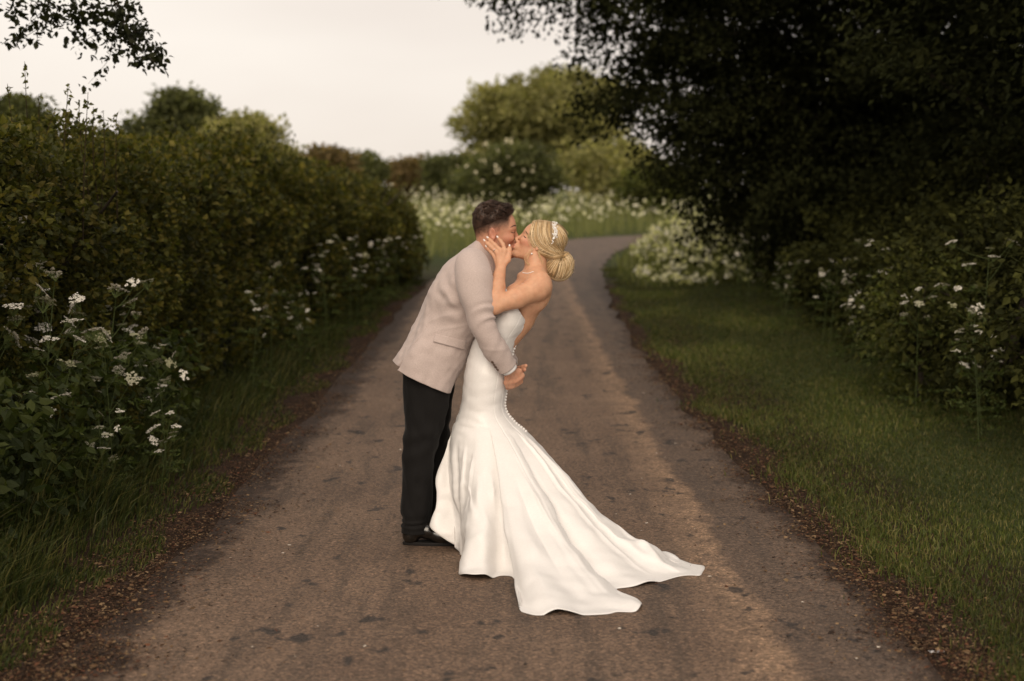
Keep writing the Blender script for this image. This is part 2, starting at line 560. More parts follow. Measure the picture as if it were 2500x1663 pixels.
def blades(rng, P, h, width, lean=.35, cols=None, vary=.3, leanvec=None):
    n = len(P)
    h = np.broadcast_to(h, (n,)) * rng.uniform(.55, 1.25, n)
    az = rng.uniform(0, 6.283, n)
    dirv = np.stack([np.cos(az), np.sin(az), 0 * az], 1)
    side = np.stack([-np.sin(az), np.cos(az), 0 * az], 1)
    tw = rng.uniform(0, 3.14, n)
    side = side * np.cos(tw)[:, None] + dirv * np.sin(tw)[:, None]
    l = (rng.random(n) ** 1.3 * lean * 2)[:, None]
    bend = dirv * l
    if leanvec is not None: bend = bend + leanvec
    up = np.array([0, 0, 1.0])
    w = np.broadcast_to(width, (n,))[:, None] * .5
    H = h[:, None]
    m1 = P + up * H * .55 + bend * H * .28
    tip = P + up * H * (1 - .25 * l) + bend * H
    V = np.stack([P - side * w, P + side * w, m1 + side * w * .8, m1 - side * w * .8, tip], 1).reshape(-1, 3)
    i = np.arange(n)[:, None] * 5
    F = np.concatenate([i + np.array([[0, 1, 2]]), i + np.array([[0, 2, 3]]), i + np.array([[3, 2, 4]])])
    C = np.asarray(cols)[rng.integers(0, len(cols), n)] * rng.uniform(1 - vary, 1 + vary, (n, 1))
    return V, F, np.repeat(C, 5, axis=0)

def lane_x(Y):
    return np.interp(Y, LCs[:, 1], LCs[:, 0])

if True:
    # -------------------------------------------------------------- mown verge on the right
    rng = np.random.default_rng(21)
    n = 300000
    d = 4.3 + 24 * rng.random(n) ** 1.9
    Y = d + CAMY
    edge = lane_x(Y) + 1.74 + .09 * en(np.stack([Y * 0, Y, Y * 0 + 5], 1)) 
    X = edge + rng.random(n) ** 1.1 * 4.6 - rng.exponential(.05, n)
    vis = X < (Y - CAMY) * .37 + .4
    X, Y, d, edge = X[vis], Y[vis], d[vis], edge[vis]
    P = np.column_stack([X, Y, gz(X, Y) - .004])
    patch = np.clip(Noise3(31, 1.5)(P * np.array([1, .6, 1])), -.9, 1.2)
    hgt = (.034 + .020 * smoothstep(.3, 0, X - edge) + .008 * patch) * (1 + .015 * d)
    V, F, C = blades(rng, P, hgt, .0026 + .00040 * d, .7, [(.055, .070, .015), (.078, .092, .020), (.042, .056, .013), (.14, .125, .045)], .35)
    C = C * np.repeat(1 + .25 * patch, 5)[:, None]
    tag(obj('mown_grass', new_mesh('mown_grass', V, F, M['grass'], False, C)), 'short mown grass verge beside the right edge of the lane', 'grass', kind='stuff')

    # -------------------------------------------------------------- long grass on the left
    n = 46000
    d = 4.2 + 21 * rng.random(n) ** 1.9
    Y = d + CAMY
    X = lane_x(Y) - 1.66 - rng.gamma(1.6, .24, n) - .08 * en(np.stack([Y * 0, Y, Y * 0 - 5], 1))
    vis = X > -(d * .37 + .5)
    X, Y, d = X[vis], Y[vis], d[vis]
    tuft = Noise3(41, .55)(np.column_stack([X, Y, 0 * X]))
    kp = rng.random(len(X)) < .35 + .45 * smoothstep(-.4, .8, tuft)
    X, Y, d, tuft = X[kp], Y[kp], d[kp], tuft[kp]
    P = np.column_stack([X, Y, gz(X, Y) - .005])
    inn = smoothstep(0, .40, lane_x(Y) - 1.80 - X)
    hgt = .05 + (.18 + .20 * smoothstep(-.2, 1, tuft) * smoothstep(12, 7, d)) * inn
    V, F, C = blades(rng, P, hgt, .004 + .0004 * d, .45, [(.044, .058, .015), (.068, .078, .021), (.030, .042, .012), (.12, .11, .038)], .35, np.array([.30, -.08, 0]))
    tag(obj('long_grass', new_mesh('long_grass', V, F, M['grass'], False, C)), 'long unmown grass at the foot of the left hedge', 'grass', kind='stuff')

    # -------------------------------------------------------------- leaf litter along both edges
    def litter(name, side, label, n, seed):
        rng = np.random.default_rng(seed)
        d = 4.0 + 20 * rng.random(n) ** 1.8
        Y = d + CAMY
        wv = .07 * en(np.stack([Y * 0 + side, Y * 1.7, Y * 0 + 3], 1))
        q = np.where(rng.random(n) < .72, rng.normal(.19 if side < 0 else .16, .12, n), .12 - rng.exponential(.14, n)) + wv
        X = lane_x(Y) + side * (1.45 + q)
        P = np.column_stack([X, Y, np.maximum(gz(X, Y), tz(Y) + .006) + rng.random(n) * .012])
        V, F, C = leaf_arrays(rng, P, .009 + .020 * rng.random(n) ** 3, None, 1, rng.choice([.25, .5, .8], n)[:, None], .12, [(.075, .040, .022), (.045, .024, .014), (.12, .070, .035), (.025, .015, .010), (.20, .13, .07), (.10, .042, .022)], .35)
        V = V.reshape(-1, 4, 3); V[:, :, 2] = P[:, None, 2] + (V[:, :, 2] - P[:, None, 2]) * .35 + .003
        tag(obj(name, new_mesh(name, V.reshape(-1, 3), F, M['litter'], False, C)), label, 'leaf litter', kind='stuff')
    litter('leaf_litter', -1, 'brown leaf litter and soil along the left edge of the lane', 52000, 51)
    litter('leaf_litter', 1, 'brown leaf litter and soil along the right edge of the lane', 52000, 52)
    rng = np.random.default_rng(53)
    n = 420
    Y = rng.uniform(-2.6, 6, n); X = rng.uniform(-1.4, 1.3, n)
    P = np.column_stack([X, Y, tz(Y) + .008])
    V, F, C = leaf_arrays(rng, P, .017, None, 1, .7, .1, [(.55, .48, .40), (.10, .06, .035), (.18, .11, .06), (.04, .03, .025), (.10, .06, .035)], .3)
    V = V.reshape(-1, 4, 3); V[:, :, 2] = P[:, None, 2] + (V[:, :, 2] - P[:, None, 2]) * .25 + .002
    tag(obj('petals_and_chips', new_mesh('petals_and_chips', V.reshape(-1, 3), F, M['litter'], False, C)), 'scattered pale petals and small brown leaf bits on the lane', 'debris', kind='stuff')

if True:
    # -------------------------------------------------------------- left hedge
    rng = np.random.default_rng(61)
    hz_n = Noise3(62, 1.4); hz_s = Noise3(63, .5)
    def hedge_top(Y):
        return np.interp(Y, [-3, 2, 6, 9, 12, 15, 19], [1.90, 1.96, 2.12, 2.06, 1.92, 1.70, 1.46]) + .06 * np.sin(Y * .9 + 1) + .05 * np.sin(Y * 2.3)
    def hedge_face(Y):
        return np.interp(Y, [-3, 1, 7, 14, 18.5], [-2.55, -2.50, -2.45, -2.12, -1.68])
    def hedge_pts(n, Ylo, Yhi, depth):
        Y = rng.uniform(Ylo, Yhi, n)
        H = hedge_top(Y); xf = hedge_face(Y)
        t = rng.random(n)                       # around the section: face, then top
        face = t < .62
        z = np.where(face, rng.random(n) ** .85 * H, H)
        x = np.where(face, xf, xf - rng.random(n) * 1.5)
        bulge = .10 * hz_n(np.column_stack([x, Y, z])) + .06 * hz_s(np.column_stack([x, Y, z]))
        round_ = .45 * smoothstep(.72, 1.05, z / H)
        x = np.where(face, x + bulge - round_ ** 1.2 - .12 * smoothstep(.5, 0, z), x)
        z = np.where(face, z, z + bulge * .6 + .05 - .35 * smoothstep(1.1, 1.5, xf - x) - .12 * smoothstep(.35, 0, xf - x))
        ins = rng.exponential(depth, n)
        x = np.where(face, x - ins, x); z = np.where(face, z, z - ins)
        nr = np.where(face[:, None], np.array([.8, -.2, -.1]), np.array([.1, -.2, .8]))
        P = np.column_stack([x, Y, np.maximum(z, .03) + tz(Y)])
        return P, nr
    hd = empty('hedge', (-3.4, 6, float(tz(6))), 'long dense leafy hedge running along the left side of the lane', 'hedge')
    parts = []
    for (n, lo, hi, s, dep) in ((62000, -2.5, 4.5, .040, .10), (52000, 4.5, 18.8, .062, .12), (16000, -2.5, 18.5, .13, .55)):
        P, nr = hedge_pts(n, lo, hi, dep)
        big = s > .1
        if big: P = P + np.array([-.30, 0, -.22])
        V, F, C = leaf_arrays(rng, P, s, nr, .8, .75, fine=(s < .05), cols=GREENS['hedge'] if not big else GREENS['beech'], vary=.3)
        tint = 1 + .14 * Noise3(66, 1.1)(P)
        parts.append((V, F, C * np.repeat(tint, len(V) // len(P))[:, None]))
    # young sprigs along the top edge and out of the face
    sp_, sa_ = [], []
    for k in range(420):
        y = -2.2 + 20.5 * rng.random() ** 1.2; top_ = rng.random() < .7
        H_ = hedge_top(np.array([y]))[0]; xf_ = float(hedge_face(y))
        if top_: b0 = np.array([xf_ - rng.uniform(.1, 1.3), y, H_ - .05]); dv = unit(np.array([rng.normal() * .3, rng.normal() * .3, 1]))
        else: b0 = np.array([xf_ - .1, y, rng.uniform(.5, 1) * H_]); dv = unit(np.array([1, rng.normal() * .5 - .2, .5]))
        b0[2] += float(tz(y)); L_ = rng.uniform(.12, .34)
        tt_ = rng.random(16)
        sp_.append(b0 + dv * (tt_ * L_)[:, None] + rng.normal(size=(16, 3)) * .012); sa_.append(np.tile(dv * .6, (16, 1)))
    sp_ = np.concatenate(sp_); sa_ = np.concatenate(sa_)
    V, F, C = leaf_arrays(rng, sp_, np.where(sp_[:, 1] > 6, .055, .040), sa_, .9, .7, cols=GREENS['hedge'], vary=.3)
    parts.append((V, F, C))
    # end face of the hedge
    n = 5000
    P = np.column_stack([-1.75 - rng.random(n) * 1.7, 18.6 + rng.random(n) * .5, rng.random(n) * 1.3 + .6])
    V, F, C = leaf_arrays(rng, P, .065, np.array([.5, .5, 0]), .8, .75, cols=GREENS['hedge'])
    parts.append((V, F, C))
    mb = MB()
    for V, F, C in parts: mb.add(V - np.array(hd.location), F, None, C)
    fo = obj('foliage', mb.mesh('foliage', M['leaf'], False), hd); fo['kind'] = 'stuff'
    mb = MB()
    for k in range(70):
        y = rng.uniform(-2, 18); x = hedge_face(y) - rng.uniform(.3, 1.2); z0 = float(tz(y))
        pts = catmull(np.array([[x, y, z0 - .05], [x + rng.normal() * .15, y + rng.normal() * .2, z0 + .8], [x + rng.normal() * .3, y + rng.normal() * .3, z0 + 1.7]]), 6)
        mb.tube(pts - np.array(hd.location), np.linspace(.03, .008, 6), 5)
    st = obj('stems', mb.mesh('stems', M['bark']), hd); st['kind'] = 'stuff'
    # long shoots standing out of the top: (pixel u, v of tip, depth, height)
    for (u, v, Yd, hh) in ((18, 205, 1.4, .5), (60, 150, 1.6, .62), (95, 230, 1.8, .4), (135, 268, 1.7, .35), (166, 215, 1.7, .62), (192, 245, 1.9, .5), (215, 225, 1.7, .62), (228, 262, 2.0, .4), (252, 270, 2.2, .35), (285, 278, 2.3, .4), (620, 295, 7.5, .55), (668, 318, 9, .55), (720, 330, 10, .5)):
        tip = pix(u, v, Yd); b = tip + np.array([rng.normal() * .05, rng.normal() * .1, -hh - .25])
        pts = catmull(np.stack([b, (b + tip) / 2 + rng.normal(size=3) * .02, tip]), 8)
        mb = MB(); mb.tube(pts - np.array(hd.location), np.linspace(.005, .0015, 8), 4, (.05, .035, .02))
        nlf = int(hh * 62)
        tt = rng.random(nlf) * .8 + .2
        P = np.stack([np.interp(tt, np.linspace(0, 1, 8), pts[:, j]) for j in range(3)], 1) + rng.normal(size=(nlf, 3)) * .006
        V, F, C = leaf_arrays(rng, P, .036, np.array([0, 0, .5]), 1, .7, cols=GREENS['hedge'][:3])
        mb.add(V - np.array(hd.location), F, None, C)
        obj('shoot', mb.mesh('shoot', M['leaf'], False), hd)

    # -------------------------------------------------------------- trees and shrubs on the right
    A = np.array
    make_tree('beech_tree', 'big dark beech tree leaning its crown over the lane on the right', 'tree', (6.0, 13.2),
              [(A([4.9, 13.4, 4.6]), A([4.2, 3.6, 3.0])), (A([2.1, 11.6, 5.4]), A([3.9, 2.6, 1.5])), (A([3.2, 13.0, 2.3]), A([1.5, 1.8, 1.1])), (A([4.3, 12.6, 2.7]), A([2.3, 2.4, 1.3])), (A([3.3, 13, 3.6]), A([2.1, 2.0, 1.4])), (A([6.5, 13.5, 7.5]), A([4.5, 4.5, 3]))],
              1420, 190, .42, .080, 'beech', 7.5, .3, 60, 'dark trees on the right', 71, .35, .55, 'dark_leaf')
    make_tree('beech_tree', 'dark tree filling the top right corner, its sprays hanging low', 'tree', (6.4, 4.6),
              [(A([6.0, 4.9, 4.1]), A([3.2, 3.2, 2.9])), (A([4.9, 3.6, 4.6]), A([2.4, 2.4, 1.3])), (A([6.5, 5, 6]), A([4, 4, 2.2])), (A([4.9, -.4, 4.8]), A([1.9, 2.6, .9]))],  # last lobe: unseen overhead crown, added to shade the verge and shrubs
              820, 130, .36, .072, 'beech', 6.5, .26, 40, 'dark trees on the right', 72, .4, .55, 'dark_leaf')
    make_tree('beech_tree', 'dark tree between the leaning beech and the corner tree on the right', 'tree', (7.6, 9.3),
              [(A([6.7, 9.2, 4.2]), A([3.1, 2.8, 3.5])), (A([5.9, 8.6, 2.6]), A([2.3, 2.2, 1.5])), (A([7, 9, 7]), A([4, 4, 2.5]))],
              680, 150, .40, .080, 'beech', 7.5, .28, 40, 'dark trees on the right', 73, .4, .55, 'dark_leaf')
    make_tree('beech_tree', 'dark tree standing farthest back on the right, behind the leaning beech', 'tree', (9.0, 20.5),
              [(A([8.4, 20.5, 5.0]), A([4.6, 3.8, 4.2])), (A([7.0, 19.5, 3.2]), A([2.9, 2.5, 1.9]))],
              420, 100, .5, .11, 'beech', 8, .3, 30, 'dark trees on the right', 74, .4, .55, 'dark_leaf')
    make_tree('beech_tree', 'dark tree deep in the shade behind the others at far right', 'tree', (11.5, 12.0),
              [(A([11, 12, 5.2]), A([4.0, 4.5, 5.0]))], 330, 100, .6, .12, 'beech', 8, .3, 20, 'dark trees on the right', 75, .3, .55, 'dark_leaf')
    # low shrubs under the trees
    SH = [((4.3, 1.6), 1.5, 1.0, 'shrub', 'dark low shrub at the right edge of the picture, nearest the camera'),
          ((4.25, 4.3), 1.55, 1.0, 'shrub', 'bushy shrub on the right between the white flowers and the nearest shrub'),
          ((4.6, 7.3), 1.6, 1.15, 'shrub', 'dark shrub below the middle of the right-hand trees'),
          ((4.7, 10.2), 1.7, 1.2, 'shrub', 'shaded shrub under the leaning beech, nearer of two'),
          ((4.9, 13.4), 1.8, 1.3, 'shrub', 'shaded shrub under the leaning beech, farther of two'),
          ((5.2, 17.2), 1.9, 1.5, 'shrub', 'paler shrub at the far end of the right-hand row')]
    SH = [((x - (.5 if y < 5 else .25), y), h, r, p_, l_) for ((x, y), h, r, p_, l_) in SH]
    for k, ((x, y), h, r, pal, lab) in enumerate(SH):
        z = float(tz(y))
        make_tree('shrub', lab, 'shrub', (x, y), [(A([x, y, z + h * .5]), A([r, r * 1.25, h * .55])), (A([x + .8, y, z + h * .8]), A([r, r * 1.2, h * .7]))],
                  230, 75, .22, .055 + .002 * y, pal, h, .05, 18, 'shrubs under the right-hand trees', 80 + k, .45, .7, 'dark_leaf')
    make_tree('shrub', 'lighter green young shrub with small round leaves at the right verge', 'shrub', (3.22, 4.5),
              [(A([3.25, 4.5, .72]), A([.42, .45, .62]))], 70, 60, .15, .045, 'bright', 1.0, .03, 14, 'shrubs under the right-hand trees', 90, .4, .8, 'leaf')

    # -------------------------------------------------------------- far trees
    def at(u, v, Y): return pix(u, v, Y)
    def far_tree(name, label, cat, u0, u1, vtop, vbot, Y, pal, n, per, leaf, seed, cr=.6, lob=5, r0=.25, group='far trees beyond the meadow', shell=.35, mat='leaf', trunk_v=None, flat=.6):
        rng = np.random.default_rng(seed)
        c0, c1 = at(u0, vtop, Y), at(u1, vbot, Y)
        wx, hz = c1[0] - c0[0], c0[2] - c1[2]
        cx, cz = (c0[0] + c1[0]) / 2, (c0[2] + c1[2]) / 2
        lobes = [(A([cx, Y, cz - hz * .06]), A([wx * .36, wx * .36, hz * .40]))]
        for k in range(lob * 2):
            a = rng.uniform(-.5, 3.64); q = rng.uniform(.22, .40)
            lobes.append((A([cx + math.cos(a) * wx * q, Y + rng.uniform(-.25, .25) * wx, cz + math.sin(a) * hz * q]), A([wx, wx, hz * .8]) * rng.uniform(.09, .17)))
        return make_tree(name, label, cat, (cx, Y), lobes, n, per, cr, leaf, pal, (c0[2] - float(tz(Y))) * .85, r0, 26, group, seed, shell, flat, mat, vary=.25, clumpvary=.4)
    olive = [(1240, 300, 100, 85), (1185, 330, 62, 80), (1330, 270, 105, 75), (1440, 265, 95, 75), (1290, 380, 130, 80), (1430, 360, 110, 90), (1200, 255, 50, 40), (1290, 215, 60, 30), (1390, 205, 70, 30), (1150, 300, 28, 35)]
    sc_ = (74 - CAMY) / FPX
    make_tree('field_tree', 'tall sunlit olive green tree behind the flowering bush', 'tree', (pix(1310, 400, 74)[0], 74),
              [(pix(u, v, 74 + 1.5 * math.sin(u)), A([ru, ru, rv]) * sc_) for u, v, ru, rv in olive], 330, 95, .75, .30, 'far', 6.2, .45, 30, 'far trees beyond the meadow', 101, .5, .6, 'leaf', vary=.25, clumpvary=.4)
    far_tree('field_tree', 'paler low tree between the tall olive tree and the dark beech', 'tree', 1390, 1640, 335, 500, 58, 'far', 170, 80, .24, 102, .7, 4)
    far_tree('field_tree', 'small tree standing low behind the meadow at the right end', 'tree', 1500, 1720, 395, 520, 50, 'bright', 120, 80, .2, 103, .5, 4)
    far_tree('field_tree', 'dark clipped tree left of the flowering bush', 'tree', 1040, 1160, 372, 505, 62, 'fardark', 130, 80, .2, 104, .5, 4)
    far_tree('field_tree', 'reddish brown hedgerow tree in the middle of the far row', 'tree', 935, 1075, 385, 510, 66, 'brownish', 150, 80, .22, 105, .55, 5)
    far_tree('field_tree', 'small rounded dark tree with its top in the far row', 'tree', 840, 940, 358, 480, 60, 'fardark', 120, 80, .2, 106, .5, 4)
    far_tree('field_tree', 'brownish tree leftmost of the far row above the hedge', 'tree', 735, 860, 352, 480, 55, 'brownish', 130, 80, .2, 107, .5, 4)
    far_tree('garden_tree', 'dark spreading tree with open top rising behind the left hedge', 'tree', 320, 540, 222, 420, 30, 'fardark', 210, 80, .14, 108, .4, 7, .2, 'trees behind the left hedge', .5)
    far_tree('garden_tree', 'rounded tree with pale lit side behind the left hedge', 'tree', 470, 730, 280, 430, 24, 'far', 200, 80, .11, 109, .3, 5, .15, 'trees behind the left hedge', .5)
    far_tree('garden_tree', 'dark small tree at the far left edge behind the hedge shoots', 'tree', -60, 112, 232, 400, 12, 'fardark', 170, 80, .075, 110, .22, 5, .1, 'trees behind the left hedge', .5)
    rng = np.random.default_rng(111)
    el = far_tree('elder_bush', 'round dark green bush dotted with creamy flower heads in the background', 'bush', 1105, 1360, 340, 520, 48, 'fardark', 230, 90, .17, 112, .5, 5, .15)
    cb = el.children[0].data
    # flower plates sit on the outside of its crown
    c0, c1 = at(1105, 340, 48), at(1360, 520, 48)
    cx, cz, wx, hz = (c0[0] + c1[0]) / 2, (c0[2] + c1[2]) / 2, c1[0] - c0[0], c0[2] - c1[2]
    fm = MB()
    for k in range(16):
        a = k / 16 * 6.283
        fm.add(np.array([[0, 0, 0], [.075 * math.cos(a), .075 * math.sin(a), .02], [.075 * math.cos(a + .33), .075 * math.sin(a + .33), -.02]]), [[0, 1, 2]], None, (.75, .70, .50))
    fmesh = fm.mesh('flower_plate', M['flower'], False)
    for k in range(46):
        dd = unit(rng.normal(size=3) + np.array([0, -1.1, .3]))
        p = A([cx, 48, cz]) + dd * A([wx * .50, wx * .50, hz * .52])
        o_ = obj('flower_plate', fmesh, el, Vector(p) - el.location)
        o_.rotation_euler = (R(50) + rng.normal() * .3, rng.normal() * .4, rng.uniform(0, 6))
        s = rng.uniform(.7, 1.2); o_.scale = (s, s, s)

    # -------------------------------------------------------------- overhanging branch tree, left
    rng = np.random.default_rng(121)
    ob = np.array([-5.6, 3.2, float(gz(np.array([-5.6]), np.array([3.2]))[0])])
    ot = empty('overhanging_tree', ob, 'leafy tree whose thin drooping branches hang into the top left corner', 'tree')
    tmb = MB()
    Yb = 2.3
    tmb.tube(catmull(np.array([ob - [0, 0, .2], ob + [.1, 0, 1.6], ob + [.3, -.1, 3.2], ob + [.5, -.2, 5.2]]), 12) - ob, np.linspace(.2, .06, 12), 9)
    start = ob + np.array([.28, -.1, 3.2])
    limbs = [[(140, -260), (150, -90), (120, 10), (95, 35), (60, 70)], [(150, -120), (190, 20), (200, 55), (185, 85)], [(160, -200), (270, -40), (300, 60), (345, 120), (385, 160)],
             [(270, -40), (285, 40), (275, 100), (262, 150), (215, 205)], [(120, 0), (100, 60), (62, 88), (12, 97)], [(300, 60), (322, 20), (318, 5)], [(300, 60), (320, 110), (335, 165)], [(275, 90), (235, 85), (190, 112)],
             [(150, -90), (190, -20), (235, 20)], [(285, 30), (250, 35), (225, 40)], [(310, 80), (345, 75), (352, 70)], [(150, -60), (70, -20), (40, 15), (32, 32)], [(190, 10), (150, 40), (120, 60)], [(345, 120), (380, 125), (385, 140)]]
    LP = []
    main = catmull(np.stack([start, start * .5 + pix(140, -260, Yb) * .5 + [0, 0, .5], pix(140, -260, Yb)]), 8)
    tmb.tube(main - ob, np.linspace(.05, .018, 8), 6)
    for k in range(16):                     # its other limbs, unseen above the picture, spread forward to shade the left verge
        e_ = ob + np.array([rng.uniform(-1.5, 2.0), rng.uniform(-6.5, 1.5), rng.uniform(4.2, 5.6)])
        pts = catmull(np.stack([ob + [.35, -.1, rng.uniform(2.8, 4.5)], ob * .4 + e_ * .6 + [0, 0, .4], e_]), 7)
        tmb.tube(pts - ob, np.linspace(.05, .008, 7), 5)
        q = pts[np.clip((rng.random(420) * 6).astype(int) + 1, 0, 6)] + rng.normal(size=(420, 3)) * .28
        LP.append(q)
    dens = []
    for li, l in enumerate(limbs):
        pts = np.stack([pix(u, v, Yb + .15 * math.sin(li * 2.1) + .04 * k) for k, (u, v) in enumerate(l)])
        pts = catmull(pts, 14)
        tmb.tube(pts - ob, np.linspace(.007, .0016, 14) if li in (0, 2) else np.linspace(.0035, .0012, 14), 4)
        t = rng.random(int(62 + 9 * len(l)))
        q = np.stack([np.interp(t, np.linspace(0, 1, 14), pts[:, j]) for j in range(3)], 1) + rng.normal(size=(len(t), 3)) * np.array([.034, .05, .034])
        dens.append(q)
    V1, F1, C1 = leaf_arrays(rng, np.concatenate(LP), .055, np.array([.2, 0, -.4]), 1, .62, cols=GREENS['shrub'])
    V2, F2, C2 = leaf_arrays(rng, np.concatenate(dens), .046, np.array([.25, 0, -.55]), .8, .62, .12, cols=GREENS['beech'], fine=True)
    lmb = MB(); lmb.add(V1 - ob, F1, None, C1); lmb.add(V2 - ob, F2, None, C2)
    c_ = obj('crown', lmb.mesh('crown', M['leaf'], False), ot); c_['kind'] = 'stuff'
    obj('trunk', tmb.mesh('trunk', M['bark']), ot)

    # -------------------------------------------------------------- cow parsley
    rng = np.random.default_rng(131)
    def umbel_mesh(seed, greenish=0.0):
        g = np.random.default_rng(seed); mb = MB()
        for k in range(13):
            a = g.uniform(0, 6.283); r = .034 * math.sqrt((k + .5) / 13)
            c = np.array([r * math.cos(a), r * math.sin(a), .022 - r * r * 6 + g.normal() * .002])
            mb.tube(np.stack([np.zeros(3) - [0, 0, .02], c]), [.0008, .0006], 3, (.10, .13, .04), False)
            for j in range(9):
                aa = g.uniform(0, 6.283); rr = .0095 * math.sqrt(g.random())
                p = c + np.array([rr * math.cos(aa), rr * math.sin(aa), g.uniform(0, .003)])
                s = g.uniform(.003, .0048); t = g.uniform(0, 3)
                q = np.array([[math.cos(t + i * 1.571) * s, math.sin(t + i * 1.571) * s, g.normal() * .001] for i in range(4)])
                mb.add(q + p, None, [[0, 1, 2, 3]], np.array([.80, .76, .66]) * g.uniform(.85, 1.05) * (1 - greenish) + greenish * np.array([.22, .22, .09]))
        return mb.mesh('flower_head', M['flower'], False)
    UM = [umbel_mesh(200 + k) for k in range(4)] + [umbel_mesh(210, .8), umbel_mesh(211, .6)]
    def plant_variant(seed, h):
        g = np.random.default_rng(seed); mb = MB(); lf = MB(); tips = []
        lean = np.array([g.normal() * .12, g.normal() * .12, 0])
        top = lean * h + [0, 0, h]
        main = catmull(np.stack([[0, 0, -.03], lean * h * .4 + [0, 0, h * .5], top]), 8)
        mb.tube(main, np.linspace(.0045, .002, 8), 5, (.085, .11, .035)); tips.append(top)
        for k in range(g.integers(7, 11)):
            t = g.uniform(.40, .94); s = np.array([np.interp(t, np.linspace(0, 1, 8), main[:, j]) for j in range(3)])
            a = g.uniform(0, 6.283); l = h * g.uniform(.18, .34)
            e_ = s + np.array([math.cos(a) * l * .6, math.sin(a) * l * .6, l * .8])
            e_[2] = min(e_[2], h * 1.03)
            mb.tube(catmull(np.stack([s, (s + e_) / 2 - [0, 0, .015], e_]), 5), np.linspace(.0025, .0012, 5), 4, (.085, .11, .035)); tips.append(e_)
        for k in range(14):                                         # ferny leaves
            t = g.uniform(.05, .78); s = np.array([np.interp(t, np.linspace(0, 1, 8), main[:, j]) for j in range(3)])
            a = g.uniform(0, 6.283); dv = np.array([math.cos(a), math.sin(a), .25]); L_ = g.uniform(.12, .24)
            q = []
            for i in range(26):
                f = .25 + .75 * g.random(); wd = (1 - f) * .5 + .08
                sd = np.array([-math.sin(a), math.cos(a), 0]) * g.uniform(-1, 1) * wd * L_
                q.append(s + dv * L_ * f + sd - [0, 0, .25 * L_ * f * f])
            V, F, C = leaf_arrays(g, np.array(q), .030, dv, .6, .45, .08, [(.070, .092, .026), (.092, .11, .032), (.052, .072, .02)], .25)
            lf.add(V, F, None, C)
            lf.tube(np.stack([s, s + dv * L_ - [0, 0, .2 * L_]]), [.0018, .0008], 3, (.07, .095, .03), False)
        return mb.mesh('stem', M['grass']), lf.mesh('leaves', M['leaf'], False), tips
    PV = [plant_variant(300 + k, h) for k, h in enumerate((1.0, .92, 1.08, .85, .75))]
    def cow_parsley(x, y, s, var, label, group, green=.15, us=1.0):
        z = float(gz(np.array([x]), np.array([y]))[0])
        e_ = empty('cow_parsley', (x, y, z), label, 'flower', group)
        e_.rotation_euler = (0, 0, rng.uniform(0, 6.283)); e_.scale = (s, s, s)
        st, lf, tips = PV[var]
        obj('stem', st, e_); l_ = obj('leaves', lf, e_); l_['kind'] = 'stuff'
        for t in tips:
            u_ = obj('flower_head', UM[rng.integers(4, 6)] if rng.random() < green else UM[rng.integers(0, 4)], e_, t)
            u_.rotation_euler = (rng.normal() * .42, rng.normal() * .42, rng.uniform(0, 6)); k_ = rng.uniform(.75, 1.35) * us; u_.scale = (k_, k_, k_)
        return e_
    ORD = ['first', 'second', 'third', 'fourth', 'fifth', 'sixth', 'seventh', 'eighth', 'ninth', 'tenth', 'eleventh', 'twelfth', 'thirteenth', 'fourteenth', 'fifteenth', 'sixteenth']
    left = [(-2.52, .15, 1.15), (-2.35, .35, .98), (-2.60, .75, 1.28), (-2.15, .9, .80), (-2.78, 1.0, 1.30), (-2.38, 1.35, .95), (-2.02, 1.55, .72), (-2.65, 1.6, 1.10), (-2.25, 1.95, .85), (-2.9, .55, 1.15), (-2.10, .55, .70), (-2.48, 2.2, .9), (-1.95, 1.1, .62), (-2.44, .55, 1.22), (-2.66, .35, 1.32), (-2.30, 1.15, 1.12)]
    left.sort(key=lambda a: a[1])
    for k, (x, y, s) in enumerate(left):
        cow_parsley(x, y, s, k % 5, 'white cow parsley in the near clump at left, %s counting away from the camera' % ORD[k], 'near cow parsley clump on the left', .3, 1.15)
    mid = [(-2.15, 5.0, .85), (-2.2, 6.2, .95), (-2.05, 7.1, .95), (-2.15, 7.9, 1.05), (-2.0, 8.6, 1.0), (-2.1, 9.5, 1.1), (-1.95, 10.4, 1.05), (-2.0, 11.6, 1.15), (-1.88, 12.6, 1.1), (-1.8, 13.8, 1.0), (-1.72, 15.0, .9), (-1.6, 16.2, .8)]
    for k, (x, y, s) in enumerate(mid):
        cow_parsley(x, y, s, (k * 2) % 5, 'blurred cow parsley along the foot of the left hedge, %s past the near clump' % ORD[k], 'cow parsley along the left hedge', .3, .8)
    rt = [(3.05, 2.5, .95), (3.2, 2.9, 1.1), (3.3, 3.3, 1.15), (3.0, 3.8, .95), (2.95, 5.4, .9), (3.0, 6.0, 1.0), (3.3, 6.4, .95), (3.5, 7.0, 1.05), (3.2, 7.6, .95), (3.35, 8.6, 1.05), (3.1, 9.6, .9), (3.3, 10.6, 1.0), (3.05, 11.8, .95), (3.2, 13.2, 1.05), (3.0, 14.6, 1.0)]
    for k, (x, y, s) in enumerate(rt):
        cow_parsley(x, y, s, (k * 3 + 1) % 5, 'white cow parsley under the right-hand trees, %s counting away from the camera' % ORD[k], 'cow parsley under the right-hand trees', .25, .9)
    # broad leaves (nettle, dock) between the near cow parsley
    n = 4600
    Y = rng.uniform(-1.0, 3.2, n); X = -2.12 - rng.gamma(2, .18, n); Z = rng.random(n) ** 1.3 * .78
    P = np.column_stack([X, Y, gz(X, Y) + Z])
    V, F, C = leaf_arrays(rng, P, .066, np.array([.5, -.3, -.3]), .7, .6, .12, [(.044, .058, .016), (.064, .078, .021), (.032, .045, .013)], .3, True)
